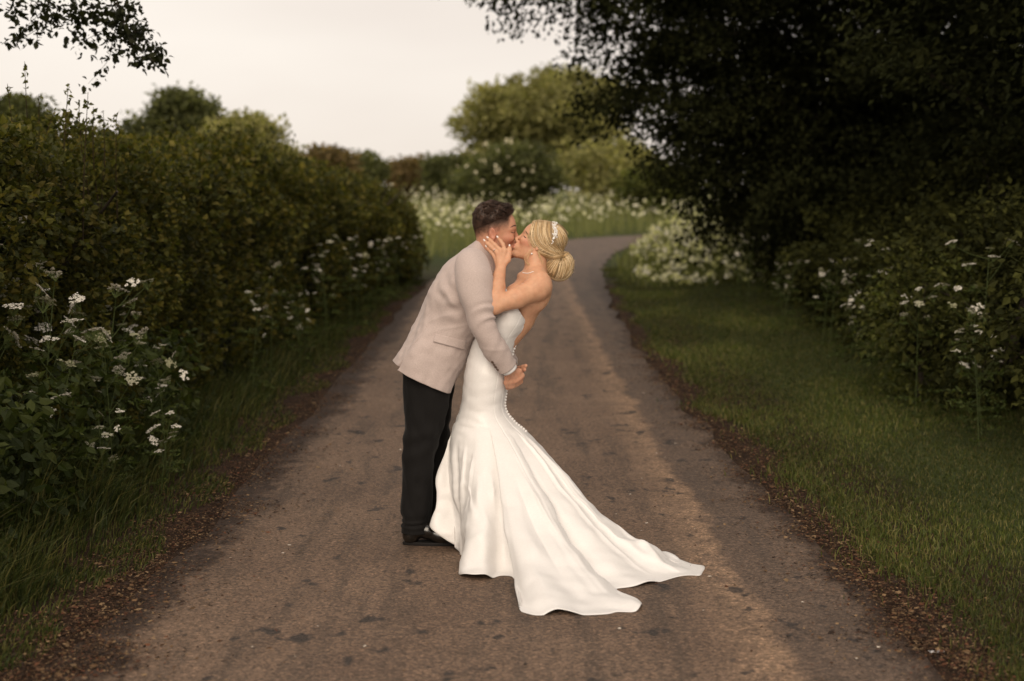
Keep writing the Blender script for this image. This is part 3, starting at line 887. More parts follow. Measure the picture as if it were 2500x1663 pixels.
    tag(obj('nettle_leaves', new_mesh('nettle_leaves', V, F, M['leaf'], False, C)), 'broad dark nettle leaves filling in under the near cow parsley', 'nettles', kind='stuff')

    # far drifts of cow parsley and meadow grass
    def drift(name, label, n, xr, yr, h, seed, gn, test=None, dome=None, wf=.5):
        g = np.random.default_rng(seed)
        X = g.uniform(*xr, n); Y = g.uniform(*yr, n)
        lx = lane_x(Y)
        keep = np.ones(n, bool) if test is None else test(X, Y)
        X, Y = X[keep], Y[keep]; n = len(X)
        pn = Noise3(seed, 3.0)(np.column_stack([X, Y, 0 * X]))
        H = h * g.uniform(.55, 1.1, n) * (1 + .15 * pn)
        if dome is not None: H = h * np.sqrt(np.clip(1 - ((X - dome[0]) / dome[2]) ** 2 - ((Y - dome[1]) / dome[3]) ** 2, .03, 1)) * g.uniform(.8, 1.08, n) * (1 + .10 * pn)
        z = tz(Y)
        mb = MB()
        P = np.column_stack([X, Y, z + H * np.where(g.random(n) < .5, 1, g.uniform(.58, 1, n))])
        w = (g.random(n) < wf + .30 * pn)
        Pw = P[w]
        V, F, C = leaf_arrays(g, Pw, .11, np.array([0, -.3, .2]), 1, 1.0, .0, [(.72, .68, .52), (.62, .60, .42), (.78, .74, .60)], .15)
        mb.add(V, F, None, C)
        Pg = np.column_stack([g.uniform(-.1, .1, gn * 1) for _ in range(0)]) if False else None
        k = g.integers(0, n, gn)
        Q = np.column_stack([X[k] + g.normal(size=gn) * .2, Y[k] + g.normal(size=gn) * .2, 0 * k]); Q[:, 2] = tz(Q[:, 1])
        V, F, C = blades(g, Q, H[k] * .95, .02, .3, [(.15, .16, .055), (.12, .135, .045), (.20, .20, .08)], .25)
        mb.add(V, F, None, C)
        tag(obj(name, mb.mesh(name, M['grass'], False)), label, 'meadow', kind='stuff')
    inlane = lambda X, Y: np.min(np.hypot(X[:, None] - LCs[None, ::3, 0], Y[:, None] - LCs[None, ::3, 1]), axis=1) > 1.9
    drift('cow_parsley_drift', 'pale clump of cow parsley where the lane bends, on the right', 6500, (2.2, 6.2), (16.6, 25), 1.05, 401, 7000, lambda X, Y: inlane(X, Y) & (X > lane_x(Y) + 2.0), (3.75, 20.8, 1.55, 4.2), .42)
    drift('cow_parsley_drift', 'wide meadow of cow parsley beyond the bend of the lane', 11000, (-9, 16), (25, 62), .85, 402, 16000, lambda X, Y: inlane(X, Y) & ((X < lane_x(np.minimum(Y, 43)) - 1.9) | (Y > 45)))

# ------------------------------------------------------------------ implicit bodies
class Body:
    def __init__(self): self.prims = []
    def cone(self, a, b, ra, rb, k=.012, op='+'):
        self.prims.append(('c', np.asarray(a, float), np.asarray(b, float), ra, rb, k, op))
    def chain(self, pts, rads, k=.012):
        for i in range(len(pts) - 1): self.cone(pts[i], pts[i + 1], rads[i], rads[i + 1], k)
    def ell(self, c, rad, axes=None, k=.012, op='+'):
        self.prims.append(('e', np.asarray(c, float), np.eye(3) if axes is None else np.asarray(axes, float), np.asarray(rad, float), None, k, op))
    def build(self, h):
        lo, hi = np.full(3, 1e9), np.full(3, -1e9)
        bb = []
        for p in self.prims:
            if p[0] == 'c':
                r = max(p[3], p[4])
                l, u = np.minimum(p[1], p[2]) - r, np.maximum(p[1], p[2]) + r
            else:
                e = np.sqrt(((p[2] * p[3][None, :]) ** 2).sum(1))     # columns of axes are the ellipsoid axes
                l, u = p[1] - e, p[1] + e
            m = p[5] + 3 * h
            bb.append((l - m, u + m))
            if p[6] == '+': lo, hi = np.minimum(lo, l - m), np.maximum(hi, u + m)
        n = np.ceil((hi - lo) / h).astype(int) + 1
        Fd = np.full(n, .5, dtype=np.float32)
        for p, (l, u) in zip(self.prims, bb):
            i0 = np.clip(np.floor((l - lo) / h).astype(int), 0, n)
            i1 = np.clip(np.ceil((u - lo) / h).astype(int) + 1, 0, n)
            if (i1 <= i0).any(): continue
            ax = [(lo[j] + np.arange(i0[j], i1[j]) * h).astype(np.float32) for j in range(3)]
            X, Y, Z = np.meshgrid(*ax, indexing='ij', sparse=True)
            if p[0] == 'c':
                a, b = p[1], p[2]; ba = b - a; L2 = max(float(ba @ ba), 1e-9)
                px, py, pz = X - a[0], Y - a[1], Z - a[2]
                t = np.clip((px * ba[0] + py * ba[1] + pz * ba[2]) / L2, 0, 1)
                d = np.sqrt((px - t * ba[0]) ** 2 + (py - t * ba[1]) ** 2 + (pz - t * ba[2]) ** 2) - (p[3] + t * (p[4] - p[3]))
            else:
                px, py, pz = X - p[1][0], Y - p[1][1], Z - p[1][2]
                q = [px * p[2][0, j] + py * p[2][1, j] + pz * p[2][2, j] for j in range(3)]
                k0 = np.sqrt(sum((q[j] / p[3][j]) ** 2 for j in range(3)))
                k1 = np.sqrt(sum((q[j] / p[3][j] ** 2) ** 2 for j in range(3))) + 1e-6
                d = k0 * (k0 - 1) / k1
            sl = tuple(slice(i0[j], i1[j]) for j in range(3))
            old = Fd[sl]; k = p[5]
            if p[6] == '+':
                hh = np.clip(.5 + .5 * (old - d) / k, 0, 1)
                Fd[sl] = old * (1 - hh) + d * hh - k * hh * (1 - hh)
            else:
                hh = np.clip(.5 - .5 * (old + d) / k, 0, 1)
                Fd[sl] = old * (1 - hh) - d * hh + k * hh * (1 - hh)
        return surface_nets(Fd, lo, h)

def surface_nets(F, lo, h):
    n = np.array(F.shape)
    ins = F < 0
    c = [ins[i:n[0] - 1 + i, j:n[1] - 1 + j, k:n[2] - 1 + k] for i in (0, 1) for j in (0, 1) for k in (0, 1)]
    s = sum(x.astype(np.int8) for x in c)
    act = (s > 0) & (s < 8)
    idx = np.full(act.shape, -1, dtype=np.int32)
    I = np.argwhere(act)
    idx[act] = np.arange(len(I))
    P = np.zeros((len(I), 3)); W = np.zeros(len(I))
    offs = [(i, j, k) for i in (0, 1) for j in (0, 1) for k in (0, 1)]
    val = {o: F[I[:, 0] + o[0], I[:, 1] + o[1], I[:, 2] + o[2]] for o in offs}
    for o in offs:
        for a in range(3):
            if o[a]: continue
            q = list(o); q[a] = 1; q = tuple(q)
            va, vb = val[o], val[q]
            m = (va < 0) != (vb < 0)
            t = np.where(m, va / np.where(m, va - vb, 1), 0)
            pt = np.array(o, float)[None] + np.zeros((len(I), 3)); pt[:, a] += t
            P += pt * m[:, None]; W += m
    P = P / W[:, None] + I
    Q = []
    for a in range(3):
        b, c2 = (a + 1) % 3, (a + 2) % 3
        sa = [slice(None)] * 3; sb = [slice(None)] * 3
        sa[a] = slice(0, -1); sb[a] = slice(1, None)
        x, y = ins[tuple(sa)], ins[tuple(sb)]
        E = np.argwhere(x != y)
        E = E[(E[:, b] > 0) & (E[:, c2] > 0) & (E[:, b] < n[b] - 1) & (E[:, c2] < n[c2] - 1)]
        flip = ins[E[:, 0], E[:, 1], E[:, 2]]
        v = []
        for (db, dc) in ((-1, -1), (0, -1), (0, 0), (-1, 0)):
            e = E.copy(); e[:, b] += db; e[:, c2] += dc
            v.append(idx[e[:, 0], e[:, 1], e[:, 2]])
        v = np.stack(v, 1)
        v[~flip] = v[~flip][:, ::-1]
        Q.append(v)
    Q = np.concatenate(Q)
    V = lo + P * h
    # one light smoothing pass
    for _ in range(2):
        acc = np.zeros_like(V); cnt = np.zeros(len(V))
        for i in range(4):
            j = (i + 1) % 4
            np.add.at(acc, Q[:, i], V[Q[:, j]]); np.add.at(acc, Q[:, j], V[Q[:, i]])
            np.add.at(cnt, Q[:, i], 1); np.add.at(cnt, Q[:, j], 1)
        V = V * .6 + .4 * acc / np.maximum(cnt, 1)[:, None]
    return V, Q

class Frame:
    """a head's own axes: f forward, l to its left, u up"""
    def __init__(self, O, f, u, s=1.0):
        self.O = np.asarray(O, float); self.f = unit(np.asarray(f, float)); self.u = unit(np.asarray(u, float) - self.f * (np.asarray(u, float) @ self.f))
        self.l = np.cross(self.u, self.f); self.s = s
        self.A = np.stack([self.f, self.l, self.u], 1)
    def __call__(self, x, y, z): return self.O + self.s * (x * self.f + y * self.l + z * self.u)
    def local(self, P): return (np.asarray(P) - self.O) @ self.A / self.s

def rot_axes(A, ang, about=1):
    c, s = math.cos(ang), math.sin(ang)
    if about == 1: Rm = np.array([[c, 0, s], [0, 1, 0], [-s, 0, c]])
    elif about == 0: Rm = np.array([[1, 0, 0], [0, c, -s], [0, s, c]])
    else: Rm = np.array([[c, -s, 0], [s, c, 0], [0, 0, 1]])
    return A @ Rm

def head(B, H, male):
    s = H.s; A = H.A
    E = lambda x, y, z, a, b, c, k=.014, op='+', ax=None: B.ell(H(x, y, z), np.array([a, b, c]) * s, A if ax is None else ax, k * s, op)
    K = lambda p, q, ra, rb, k=.010, op='+': B.cone(H(*p), H(*q), ra * s, rb * s, k * s, op)
    E(-.016, 0, .028 if male else .022, .096, .075, .086 if male else .079)                       # skull
    E(.020, 0, .022, .068, .062, .072, .02)                   # forehead
    E(.030, 0, -.030, .056, .060, .080, .02)                  # face
    jw = .056 if male else .048
    for y in (-1, 1):
        K((-.012, y * jw, -.060), (.062, y * .014, -.104), .020 if male else .017, .017 if male else .014, .022)
        K((-.012, y * jw, -.060), (-.014, y * .062, -.01), .018, .014, .02)
        E(.056, y * .040, -.026, .030, .022, .022, .016)      # cheek
        K((.078, y * .012, .019), (.066, y * .045, .017), .011 if male else .007, .008, .014)   # brow ridge
        E(.096, y * .031, -.004, .016, .016, .011, .010, '-')  # socket
        E(.073, y * .031, -.004, .0125, .0135, .0125, .004)    # closed lid
    K((.080, 0, -.104), (.080, 0, -.106), .0185 if male else .015, .0185 if male else .015, .018)   # chin
    # nose
    if male:
        K((.084, 0, .006), (.108, 0, -.036), .0085, .0095, .010); K((.106, 0, -.038), (.107, 0, -.039), .0105, .0105, .006)
    else:
        K((.082, 0, .003), (.103, 0, -.033), .0070, .0075, .010); K((.103, 0, -.034), (.104, 0, -.034), .0085, .0085, .006)
    for y in (-1, 1): E(.096, y * .012, -.042, .010, .007, .007, .006)
    E(.080, 0, -.068, .018, .028, .022, .014)                 # muzzle
    lp = .0062 if male else .0072
    K((.0945, -.014, -.0655), (.0945, .014, -.0655), lp, lp, .005)
    K((.0935, -.013, -.0785), (.0935, .013, -.0785), lp + .0006, lp + .0006, .005)
    # ears
    for y in (-1, 1):
        ax = rot_axes(rot_axes(A, -.22, 1), y * .42, 2)
        if male:
            E(-.018, y * .079, -.010, .0195, .0075, .032, .004, '+', ax)
            E(-.013, y * .0885, -.007, .0115, .0065, .020, .003, '-', ax)
        else:
            E(-.014, y * .074, -.018, .0155, .0065, .020, .004, '+', ax)
        E(-.010, y * .077, -.038, .008, .0055, .009, .004)
        K((-.001, y * .074, -.012), (-.001, y * .075, -.016), .0045, .0045, .004)

def bvh_of(V, Q): return BVHTree.FromPolygons([Vector(v) for v in V], [tuple(int(i) for i in q) for q in Q])

def cast(bvh, u, v, lift=.001, far=False):
    """first point of a surface seen at photograph pixel (u, v)"""
    o = Vector((0, CAMY, CAMZ)); d = (Vector(pix(u, v, 0)) - o).normalized()
    h = bvh.ray_cast(o, d)
    if h[0] is None:
        p = bvh.find_nearest(Vector(pix(u, v, -.02)))
        return np.array(p[0]) + np.array(p[1]) * lift, np.array(p[1])
    return np.array(h[0]) + np.array(h[1]) * lift, np.array(h[1])

def mat_skin(name):
    m, nt, N, L, o = nodes_of(name)
    b = principled(nt, o, Roughness=0.54)
    b.inputs['Specular IOR Level'].default_value = 0.38
    a = N.new('ShaderNodeAttribute'); a.attribute_name = 'Col'
    n = tex_noise(nt, 38, 4, .6)
    c = mixc(nt, 1.0, a.outputs['Color'], ramp(nt, n.outputs['Fac'], [(.3, (.90, .88, .86)), (.7, (1.08, 1.08, 1.08))]).outputs[0], 'MULTIPLY')
    L.new(c, b.inputs['Base Color'])
    b.inputs['Subsurface Weight'].default_value = 0.12
    b.inputs['Subsurface Radius'].default_value = (1.0, .35, .2)
    b.inputs['Subsurface Scale'].default_value = 0.008
    bump(nt, b, tex_noise(nt, 420, 3).outputs['Fac'], .12, .001)
    return m
def mat_cloth(name, c1, c2, wscale, rough, bstr, sheen=0.0, spec=.2, extra=None):
    m, nt, N, L, o = nodes_of(name)
    b = principled(nt, o, Roughness=rough)
    b.inputs['Specular IOR Level'].default_value = spec
    b.inputs['Sheen Weight'].default_value = sheen
    b.inputs['Sheen Roughness'].default_value = .4
    n1 = tex_noise(nt, wscale, 3, .7, vscale=(1, 1, .35)); n2 = tex_noise(nt, wscale, 3, .7, vscale=(.35, 1, 1))
    ad = N.new('ShaderNodeMath'); ad.operation = 'ADD'; L.new(n1.outputs['Fac'], ad.inputs[0]); L.new(n2.outputs['Fac'], ad.inputs[1])
    hf = N.new('ShaderNodeMath'); hf.operation = 'MULTIPLY'; hf.inputs[1].default_value = .5; L.new(ad.outputs[0], hf.inputs[0])
    c = ramp(nt, hf.outputs[0], [(.36, c1), (.64, c2)]).outputs[0]
    L.new(c, b.inputs['Base Color'])
    soft = tex_noise(nt, 9, 3, .5)
    sm = N.new('ShaderNodeMath'); sm.operation = 'MULTIPLY_ADD'; sm.inputs[1].default_value = 6.0
    L.new(soft.outputs['Fac'], sm.inputs[0]); L.new(hf.outputs[0], sm.inputs[2])
    bump(nt, b, sm.outputs[0], bstr, .0015)
    return m
M['skin'] = mat_skin('skin')
M['jacket'] = mat_cloth('jacket_wool', (.42, .345, .32), (.56, .465, .435), 420, .9, .5, .2)
M['trousers'] = mat_cloth('trouser_cloth', (.006, .0055, .0055), (.010, .009, .0085), 300, .85, .4, .05)
M['dress'] = mat_cloth('dress_satin', (.76, .742, .728), (.82, .802, .788), 240, .36, .20, .1, .45)
M['shirt'] = mat_cloth('shirt_cotton', (.72, .70, .70), (.78, .76, .76), 300, .8, .2)
M['tie'] = mat_cloth('tie_silk', (.012, .012, .018), (.02, .02, .028), 300, .5, .2)
M['leather'] = mat_noise('shoe_leather', (.007, .006, .005), (.012, .010, .008), 60, .18, .06, 200, .8)
M['sole'] = mat_noise('shoe_sole', (.006, .005, .005), (.011, .009, .008), 90, .7, .2)
M['hair'] = mat_attr('hair', .42, .45)
M['brown_hair'] = mat_attr('brown_hair', .55, .35)
M['pearl'] = mat_noise('pearl', (.78, .75, .72), (.86, .83, .80), 80, .3, 0.05, None, .5)
M['nail'] = mat_noise('nail_varnish', (.74, .66, .62), (.80, .72, .68), 50, .2, 0.0, None, .5)
M['ring'] = mat_noise('ring_metal', (.75, .74, .74), (.85, .84, .83), 60, .15, 0.0, None, .6, None, Metallic=1.0)
M['button'] = mat_noise('horn_button', (.09, .055, .04), (.15, .10, .07), 200, .45, .1)

def rings_px(st, Yc, n, m, power=1.0):
    """stations (Bu,Bv,Fu,Fv,w) -> n rings of m points; angle 0 at the back B, -90 deg nearest the camera"""
    S = catmull(np.array(st, float), n)
    th = np.linspace(-math.pi, math.pi, m, endpoint=False)
    out = np.zeros((n, m, 3))
    for i, (bu, bv, fu, fv, w_) in enumerate(S):
        b, f = pix(bu, bv, Yc), pix(fu, fv, Yc)
        c = (b + f) / 2; a = (b - f) / 2
        cs = np.sign(np.cos(th)) * np.abs(np.cos(th)) ** power; sn = np.sign(np.sin(th)) * np.abs(np.sin(th)) ** power
        out[i] = c + cs[:, None] * a + sn[:, None] * w_ * np.array([0, 1, 0])
    return out, th

def grid_normals(G):
    du = np.gradient(G, axis=0)
    dv = np.roll(G, -1, 1) - np.roll(G, 1, 1)
    return unit(np.cross(dv, du))

def sweep(pts, rads, n, m, ell=None):
    """rings of a bent tube through pts with radii; returns grid (n,m,3)"""
    P = catmull(np.asarray(pts, float), n); r = catmull(np.asarray(rads, float)[:, None], n)[:, 0]
    T = unit(np.gradient(P, axis=0))
    ref = np.array([0, 1.0, 0])
    A = unit(np.cross(T, ref)); Bv = np.cross(T, A)
    th = np.linspace(-math.pi, math.pi, m, endpoint=False)
    G = P[:, None] + r[:, None, None] * (np.cos(th)[None, :, None] * A[:, None] + np.sin(th)[None, :, None] * Bv[:, None] * (1 if ell is None else ell))
    return G, P, T

def spheres(name, centers, rads, mat, parent, joined=True):
    """low bead mesh(es)"""
    ph = np.array([[0, 0, 1]] + [[math.sin(a) * math.cos(b), math.sin(a) * math.sin(b), math.cos(a)] for a in (.8, 1.57, 2.34) for b in np.arange(6) * 1.047] + [[0, 0, -1]])
    T = [(0, 1 + i, 1 + (i + 1) % 6) for i in range(6)] + [(19, 13 + (i + 1) % 6, 13 + i) for i in range(6)]
    Q = [(1 + r * 6 + i, 7 + r * 6 + i, 7 + r * 6 + (i + 1) % 6, 1 + r * 6 + (i + 1) % 6) for r in (0, 1) for i in range(6)]
    if joined:
        mb = MB()
        for c, r in zip(centers, rads): mb.add(ph * r + c, T, Q)
        return obj(name, mb.mesh(name, mat), parent)
    me = new_mesh(name, ph, [np.array(T), np.array(Q)], mat)
    L_ = []
    for c, r in zip(centers, rads):
        o = obj(name, me, parent, c); o.scale = (r, r, r); L_.append(o)
    return L_

# ================================================================== the groom
GY_ = 0.03                                   # depth of his centre plane
gp = empty('person', (0, 0, 0), 'person in pale grey tweed jacket and black trousers leaning in to kiss', 'person')
a = R(5)
HG = Frame(pix(1212, 563, .012), (math.cos(a), 0, -math.sin(a)), (math.sin(a), -.10, math.cos(a)), 1.0)
B = Body()
head(B, HG, True)
px3 = lambda L_: [pix(*q) for q in L_]
B.chain([HG(-.035, 0, -.045), pix(1190, 612, .02), pix(1168, 640, GY_)], [.054, .052, .060], .03)
B.chain(px3([(1160, 640, GY_ - .05), (1155, 655, GY_ - .16)]), [.05, .055], .03)
B.chain(px3([(1160, 640, GY_ + .05), (1155, 655, GY_ + .16)]), [.05, .055], .03)
B.ell(pix(1140, 690, GY_), (.10, .16, .16), rot_axes(np.eye(3), .45), .03)
for sgn in (-1, 1):
    S_, E_, W_ = ((1155, 660, -.165), (1177, 798, -.255), (1245, 903, -.185)) if sgn < 0 else ((1155, 660, .22), (1185, 790, .29), (1250, 898, .10))
    B.chain(px3([S_, E_, W_]), [.05, .040, .027], .02)
# right hand folded over the left behind her back
def fingers(paths, rads, k=.006):
    for pth, r in zip(paths, rads):
        P_ = px3(pth); n_ = len(P_)
        B.chain(P_, list(np.linspace(r, r * .80, n_)), k)
fingers([[(1246, 904, -.185), (1268, 906, -.155), (1275, 917, -.145), (1271, 932, -.118), (1262, 940, -.10)],
         [(1246, 905, -.185), (1263, 911, -.160), (1268, 924, -.150), (1262, 938, -.122), (1252, 945, -.105)],
         [(1245, 906, -.185), (1257, 916, -.162), (1259, 930, -.150), (1252, 943, -.125), (1244, 947, -.110)],
         [(1244, 906, -.185), (1250, 918, -.160), (1249, 932, -.150), (1243, 944, -.128), (1238, 948, -.115)]], [.0115, .0115, .011, .010], .010)
fingers([[(1242, 906, -.18), (1238, 920, -.165), (1236, 934, -.15), (1237, 942, -.14)]], [.012], .012)
# left hand under it, two fingertips showing
fingers([[(1250, 898, .10), (1262, 900, .03), (1270, 899, -.05), (1277, 896, -.10), (1284, 893, -.125)],
         [(1250, 900, .10), (1264, 906, .03), (1272, 905, -.05), (1277, 904, -.10), (1281, 903, -.12)],
         [(1250, 903, .10), (1262, 914, .03), (1268, 914, -.04), (1272, 915, -.09)],
         [(1250, 905, .10), (1258, 922, .03), (1262, 924, -.04), (1264, 925, -.08)]], [.011, .0105, .0105, .0095], .010)
V, Q = B.build(.0034)
loc = HG.local(V)
base = np.array([.55, .285, .185])
C = np.tile(base, (len(V), 1)) * (1 + .03 * Noise3(43, .035)(V)[:, None] * np.array([.3, 1, 1.2]))
def blend(C, m, col): return C * (1 - m[:, None]) + np.asarray(col) * m[:, None]
inhead = (np.abs(loc) < .2).all(1)
X_, Y_, Z_ = loc[:, 0], np.abs(loc[:, 1]), loc[:, 2]
C = blend(C, inhead * np.exp(-((X_ - .06) / .03) ** 2 - ((Z_ + .035) / .03) ** 2) * .5, (.56, .22, .145))       # flushed cheek
C = blend(C, inhead * smoothstep(.006, .0, np.abs(Z_ + .072) - .007) * smoothstep(.086, .092, X_) * smoothstep(.022, .014, Y_), (.42, .15, .11))
C = blend(C, inhead * smoothstep(.066, .074, Y_) * smoothstep(.02, 0, np.abs(X_ + .014) - .02) * smoothstep(.05, .03, np.abs(Z_ + .012)) * .6, (.55, .22, .15))   # ears redder
# faded sides: stubble thinning towards the ear and nape
line = np.interp(X_, [-.13, -.09, -.03, .03, .06, .08], [-.004, .000, .030, .052, .064, .088])
fade = inhead * smoothstep(line - .046, line + .020, Z_) ** .55 * smoothstep(.066, .048, X_) * smoothstep(.085, .078, Y_)
C = blend(C, fade * .92, (.070, .040, .028))
beard = inhead * smoothstep(-.05, -.075, Z_) * smoothstep(.0, .02, X_) * .16
C = blend(C, beard, (.16, .09, .06))
gb = obj('body', new_mesh('body', V, [Q], M['skin'], True, C), gp)
GB = bvh_of(V, Q)
GV = V

# hair: a textured mass on top with short strands
HB = Body(); s_ = 1
HB.ell(HG(-.018, 0, .036), (.099, .0785, .086), HG.A, .01)
HB.ell(HG(.024, 0, .086), (.052, .056, .038), rot_axes(HG.A, .15), .02)
HB.ell(HG(-.05, 0, .07), (.062, .066, .058), HG.A, .02)
# cut everything below the hair line
nrm_ax = rot_axes(HG.A, -.46)
HB.ell(HG(.0, 0, .057) - nrm_ax[:, 2] * .80, (.9, .9, .80), nrm_ax, .006, '-')
HB.ell(HG(.110, 0, .040), (.060, .10, .052), HG.A, .006, '-')
HV, HQ = HB.build(.0034)
nn = Noise3(17, .022)(HV) ; n3 = Noise3(18, .011)(HV)
cen = HG(-.01, 0, .03)
HV = HV + unit(HV - cen) * (np.maximum(nn, -.6) * .0022 + n3 * .0008)[:, None] * smoothstep(.03, .08, HG.local(HV)[:, 2])[:, None]
le_ = HG.local(HV); ee = smoothstep(.028, .0, le_[:, 2] - (.057 + .50 * le_[:, 0]))[:, None] * (le_[:, :1] < .06)
hc = np.array([.040, .021, .013]) * (1 + .5 * n3[:, None].clip(-1, 1)) * (1 - ee) + ee * np.array([.055, .030, .020])
gh = obj('hair', new_mesh('hair', HV, [HQ], M['brown_hair'], True, hc), gp)
rng = np.random.default_rng(19)
mb = MB()
wv_ = Noise3(20, .05)
sel = rng.choice(len(HV), 5200, replace=False)
for i in sel:
    l_ = HG.local(HV[i])
    if l_[2] - (.057 + .50 * l_[0]) < .006: continue
    o_ = unit(HV[i] - cen); sw = wv_(HV[i][None])[0]
    fw = HG.f * (.7 + .3 * rng.random()) + HG.l * (.7 * sw + rng.normal() * .2) + o_ * (.05 + .12 * sw)
    L_ = rng.uniform(.016, .032) * (1 - .62 * float(smoothstep(.02, .07, l_[0])))
    if l_[0] > .05: fw = fw - HG.f * .6 + HG.l * rng.normal() * .4 + HG.u * .2
    p0 = HV[i] - o_ * .004; p1 = p0 + o_ * L_ * .32 + unit(fw) * L_ * .4; p2 = p1 + unit(fw) * L_ * .7
    mb.tube(np.stack([p0, p1, p2]), [.0011, .0009, .0003], 3, np.array([.046, .025, .016]) * rng.uniform(.4, 1.9), False)
fv = np.flatnonzero((fade > .12) & (rng.random(len(fade)) < .6 * fade ** 1.3))   # clipped hair thinning out down the sides
for i in fv:
    nq = GB.find_nearest(Vector(GV[i])); o_ = np.array(nq[1])
    dn = unit(-HG.u * 1.0 - HG.f * .6 + HG.l * rng.normal() * .25); dn = unit(dn - o_ * (dn @ o_))
    L_ = rng.uniform(.003, .006) + .006 * fade[i] ** 3
    q0 = GV[i]; q2 = q0 + dn * L_ + o_ * .0012
    mb.tube(np.stack([q0, (q0 + q2) / 2 + o_ * .0008, q2]), [.00045, .0004, .0002], 3, np.array([.050, .028, .018]) * rng.uniform(.5, 1.8), False)
for k in range(26):                              # fringe falling to a point at the temple
    t = rng.random(); p0 = cast(GB, 1236 + 18 * t, 530 - 14 * t + rng.normal() * 2, .006)[0]
    p2 = cast(GB, 1232 + 13 * t + rng.normal() * 1.5, 537 - 18 * t + rng.normal() * 2, .002)[0]
    mb.tube(np.stack([p0 + [0, 0, .006], (p0 + p2) / 2 + [0, -.004, 0], p2]), [.0014, .0012, .0003], 3, np.array([.045, .022, .014]) * rng.uniform(.6, 1.6), False)
obj('hair_strands', mb.mesh('hair_strands', M['brown_hair']), gh)

def stroke(name, bvh, pts, rad, col, mat, parent, lift=.0005, n=8):
    P_ = np.stack([cast(bvh, u, v, lift)[0] for (u, v) in pts])
    P_ = catmull(P_, n)
    m_ = MB(); m_.tube(P_, np.sin(np.linspace(.35, 2.9, n)) * rad, 5, col)
    return obj(name, m_.mesh(name, mat), parent)
stroke('eyebrow', GB, [(1246, 556), (1252, 552), (1258, 550.5), (1262, 552)], .0026, (.05, .028, .02), M['brown_hair'], gb)
stroke('eyelashes', GB, [(1247, 566), (1251, 568.5), (1255, 568.5), (1258, 567)], .0016, (.03, .018, .014), M['brown_hair'], gb)

# shirt collar and tie
def neck_band(name, c0, c1, r0, r1, mat, parent, th=.003, tilt=.0, m=48, wavef=0, n=6):
    """a stand-up band round the neck from centre c0 (radius pair r0) to c1"""
    G = []
    for t in np.linspace(0, 1, n):
        c = c0 * (1 - t) + c1 * t; ra = r0[0] * (1 - t) + r1[0] * t; rb = r0[1] * (1 - t) + r1[1] * t
        ax = unit(c1 - c0); fx = unit(np.array([1, 0, 0]) - ax * ax[0]); fy = np.cross(ax, fx)
        a_ = np.linspace(0, 2 * math.pi, m, endpoint=False)
        G.append(c + np.cos(a_)[:, None] * fx * ra + np.sin(a_)[:, None] * fy * rb)
    G = np.array(G)
    o = obj(name, new_mesh(name, G.reshape(-1, 3), [grid_quads(n, m, True)], mat), parent)
    md = o.modifiers.new('thickness', 'SOLIDIFY'); md.thickness = th; md.offset = 0
    return o
neck_band('shirt_collar', pix(1184, 632, GY_), pix(1192, 604, .022), (.070, .068), (.058, .058), M['shirt'], gp)

# trousers
def leg_grid(st, Yc, wY, n=90, m=48):
    G = np.zeros((n, m, 3)); S = catmull(np.array(st, float), n)
    th = np.linspace(-math.pi, math.pi, m, endpoint=False)
    for i, (v, u0, u1, wy, yo) in enumerate(S):
        a_, b_ = pix(u0, v, Yc + yo), pix(u1, v, Yc + yo)
        c = (a_ + b_) / 2; r = (b_[0] - a_[0]) / 2
        G[i] = c + np.cos(th)[:, None] * np.array([r, 0, 0]) + np.sin(th)[:, None] * np.array([0, wy, 0])
    return G
tn = Noise3(23, .10); tf = Noise3(24, .035)
def cloth_wrinkle(G, amp1, amp2, stretch=(1, 1, 1), n1=tn, n2=tf, mask=None):
    nr = grid_normals(G); P_ = G.reshape(-1, 3) * np.array(stretch)
    d = amp1 * n1(P_) + amp2 * n2(P_)
    d = d.reshape(G.shape[:2])
    if mask is not None: d = d * mask
    return G + nr * d[:, :, None]
near = [(845, 1015, 1090, .09, .02), (885, 990, 1100, .10, .01), (900, 986, 1110, .105, .01), (960, 987, 1100, .098, 0), (1030, 988, 1082, .09, 0), (1090, 986, 1068, .08, 0), (1160, 983, 1057, .074, 0), (1215, 981, 1052, .07, 0), (1248, 980, 1052, .068, 0), (1262, 985, 1050, .064, 0), (1280, 985, 1051, .064, 0), (1299, 984, 1053, .066, 0)]
far = [(845, 1015, 1090, .09, .0), (885, 995, 1100, .10, .0), (900, 992, 1110, .105, .0), (960, 1000, 1106, .098, 0), (1030, 1004, 1100, .09, 0), (1090, 1010, 1094, .08, 0), (1160, 1014, 1088, .074, 0), (1215, 1018, 1090, .07, 0), (1248, 1020, 1092, .068, 0), (1270, 1022, 1094, .066, 0), (1290, 1024, 1096, .066, 0)]
G1 = leg_grid(near, GY_ - .075, .1); G2 = leg_grid(far, GY_ + .105, .1)
zz = np.linspace(0, 1, 90)[:, None]
brk = np.exp(-((zz - .90) / .05) ** 2)
G1 = cloth_wrinkle(G1, .0035, .0012, (1, 1, .45)); G2 = cloth_wrinkle(G2, .0035, .0012, (1, 1, .45))
for G_ in (G1, G2):
    th = np.linspace(-math.pi, math.pi, 48, endpoint=False)[None, :]
    G_ += grid_normals(G_) * (.004 * brk * np.sin(zz * 95 + 2.2 * np.sin(th + .5)) + .004 * np.exp(-((zz - .45) / .08) ** 2) * np.sin(zz * 90 + 2 * np.cos(th)))[:, :, None]
mb = MB()
for G_ in (G1, G2): mb.add(G_.reshape(-1, 3), None, grid_quads(90, 48, True))
tr = obj('trousers', mb.mesh('trousers', M['trousers']), gp)
md = tr.modifiers.new('thickness', 'SOLIDIFY'); md.thickness = .003

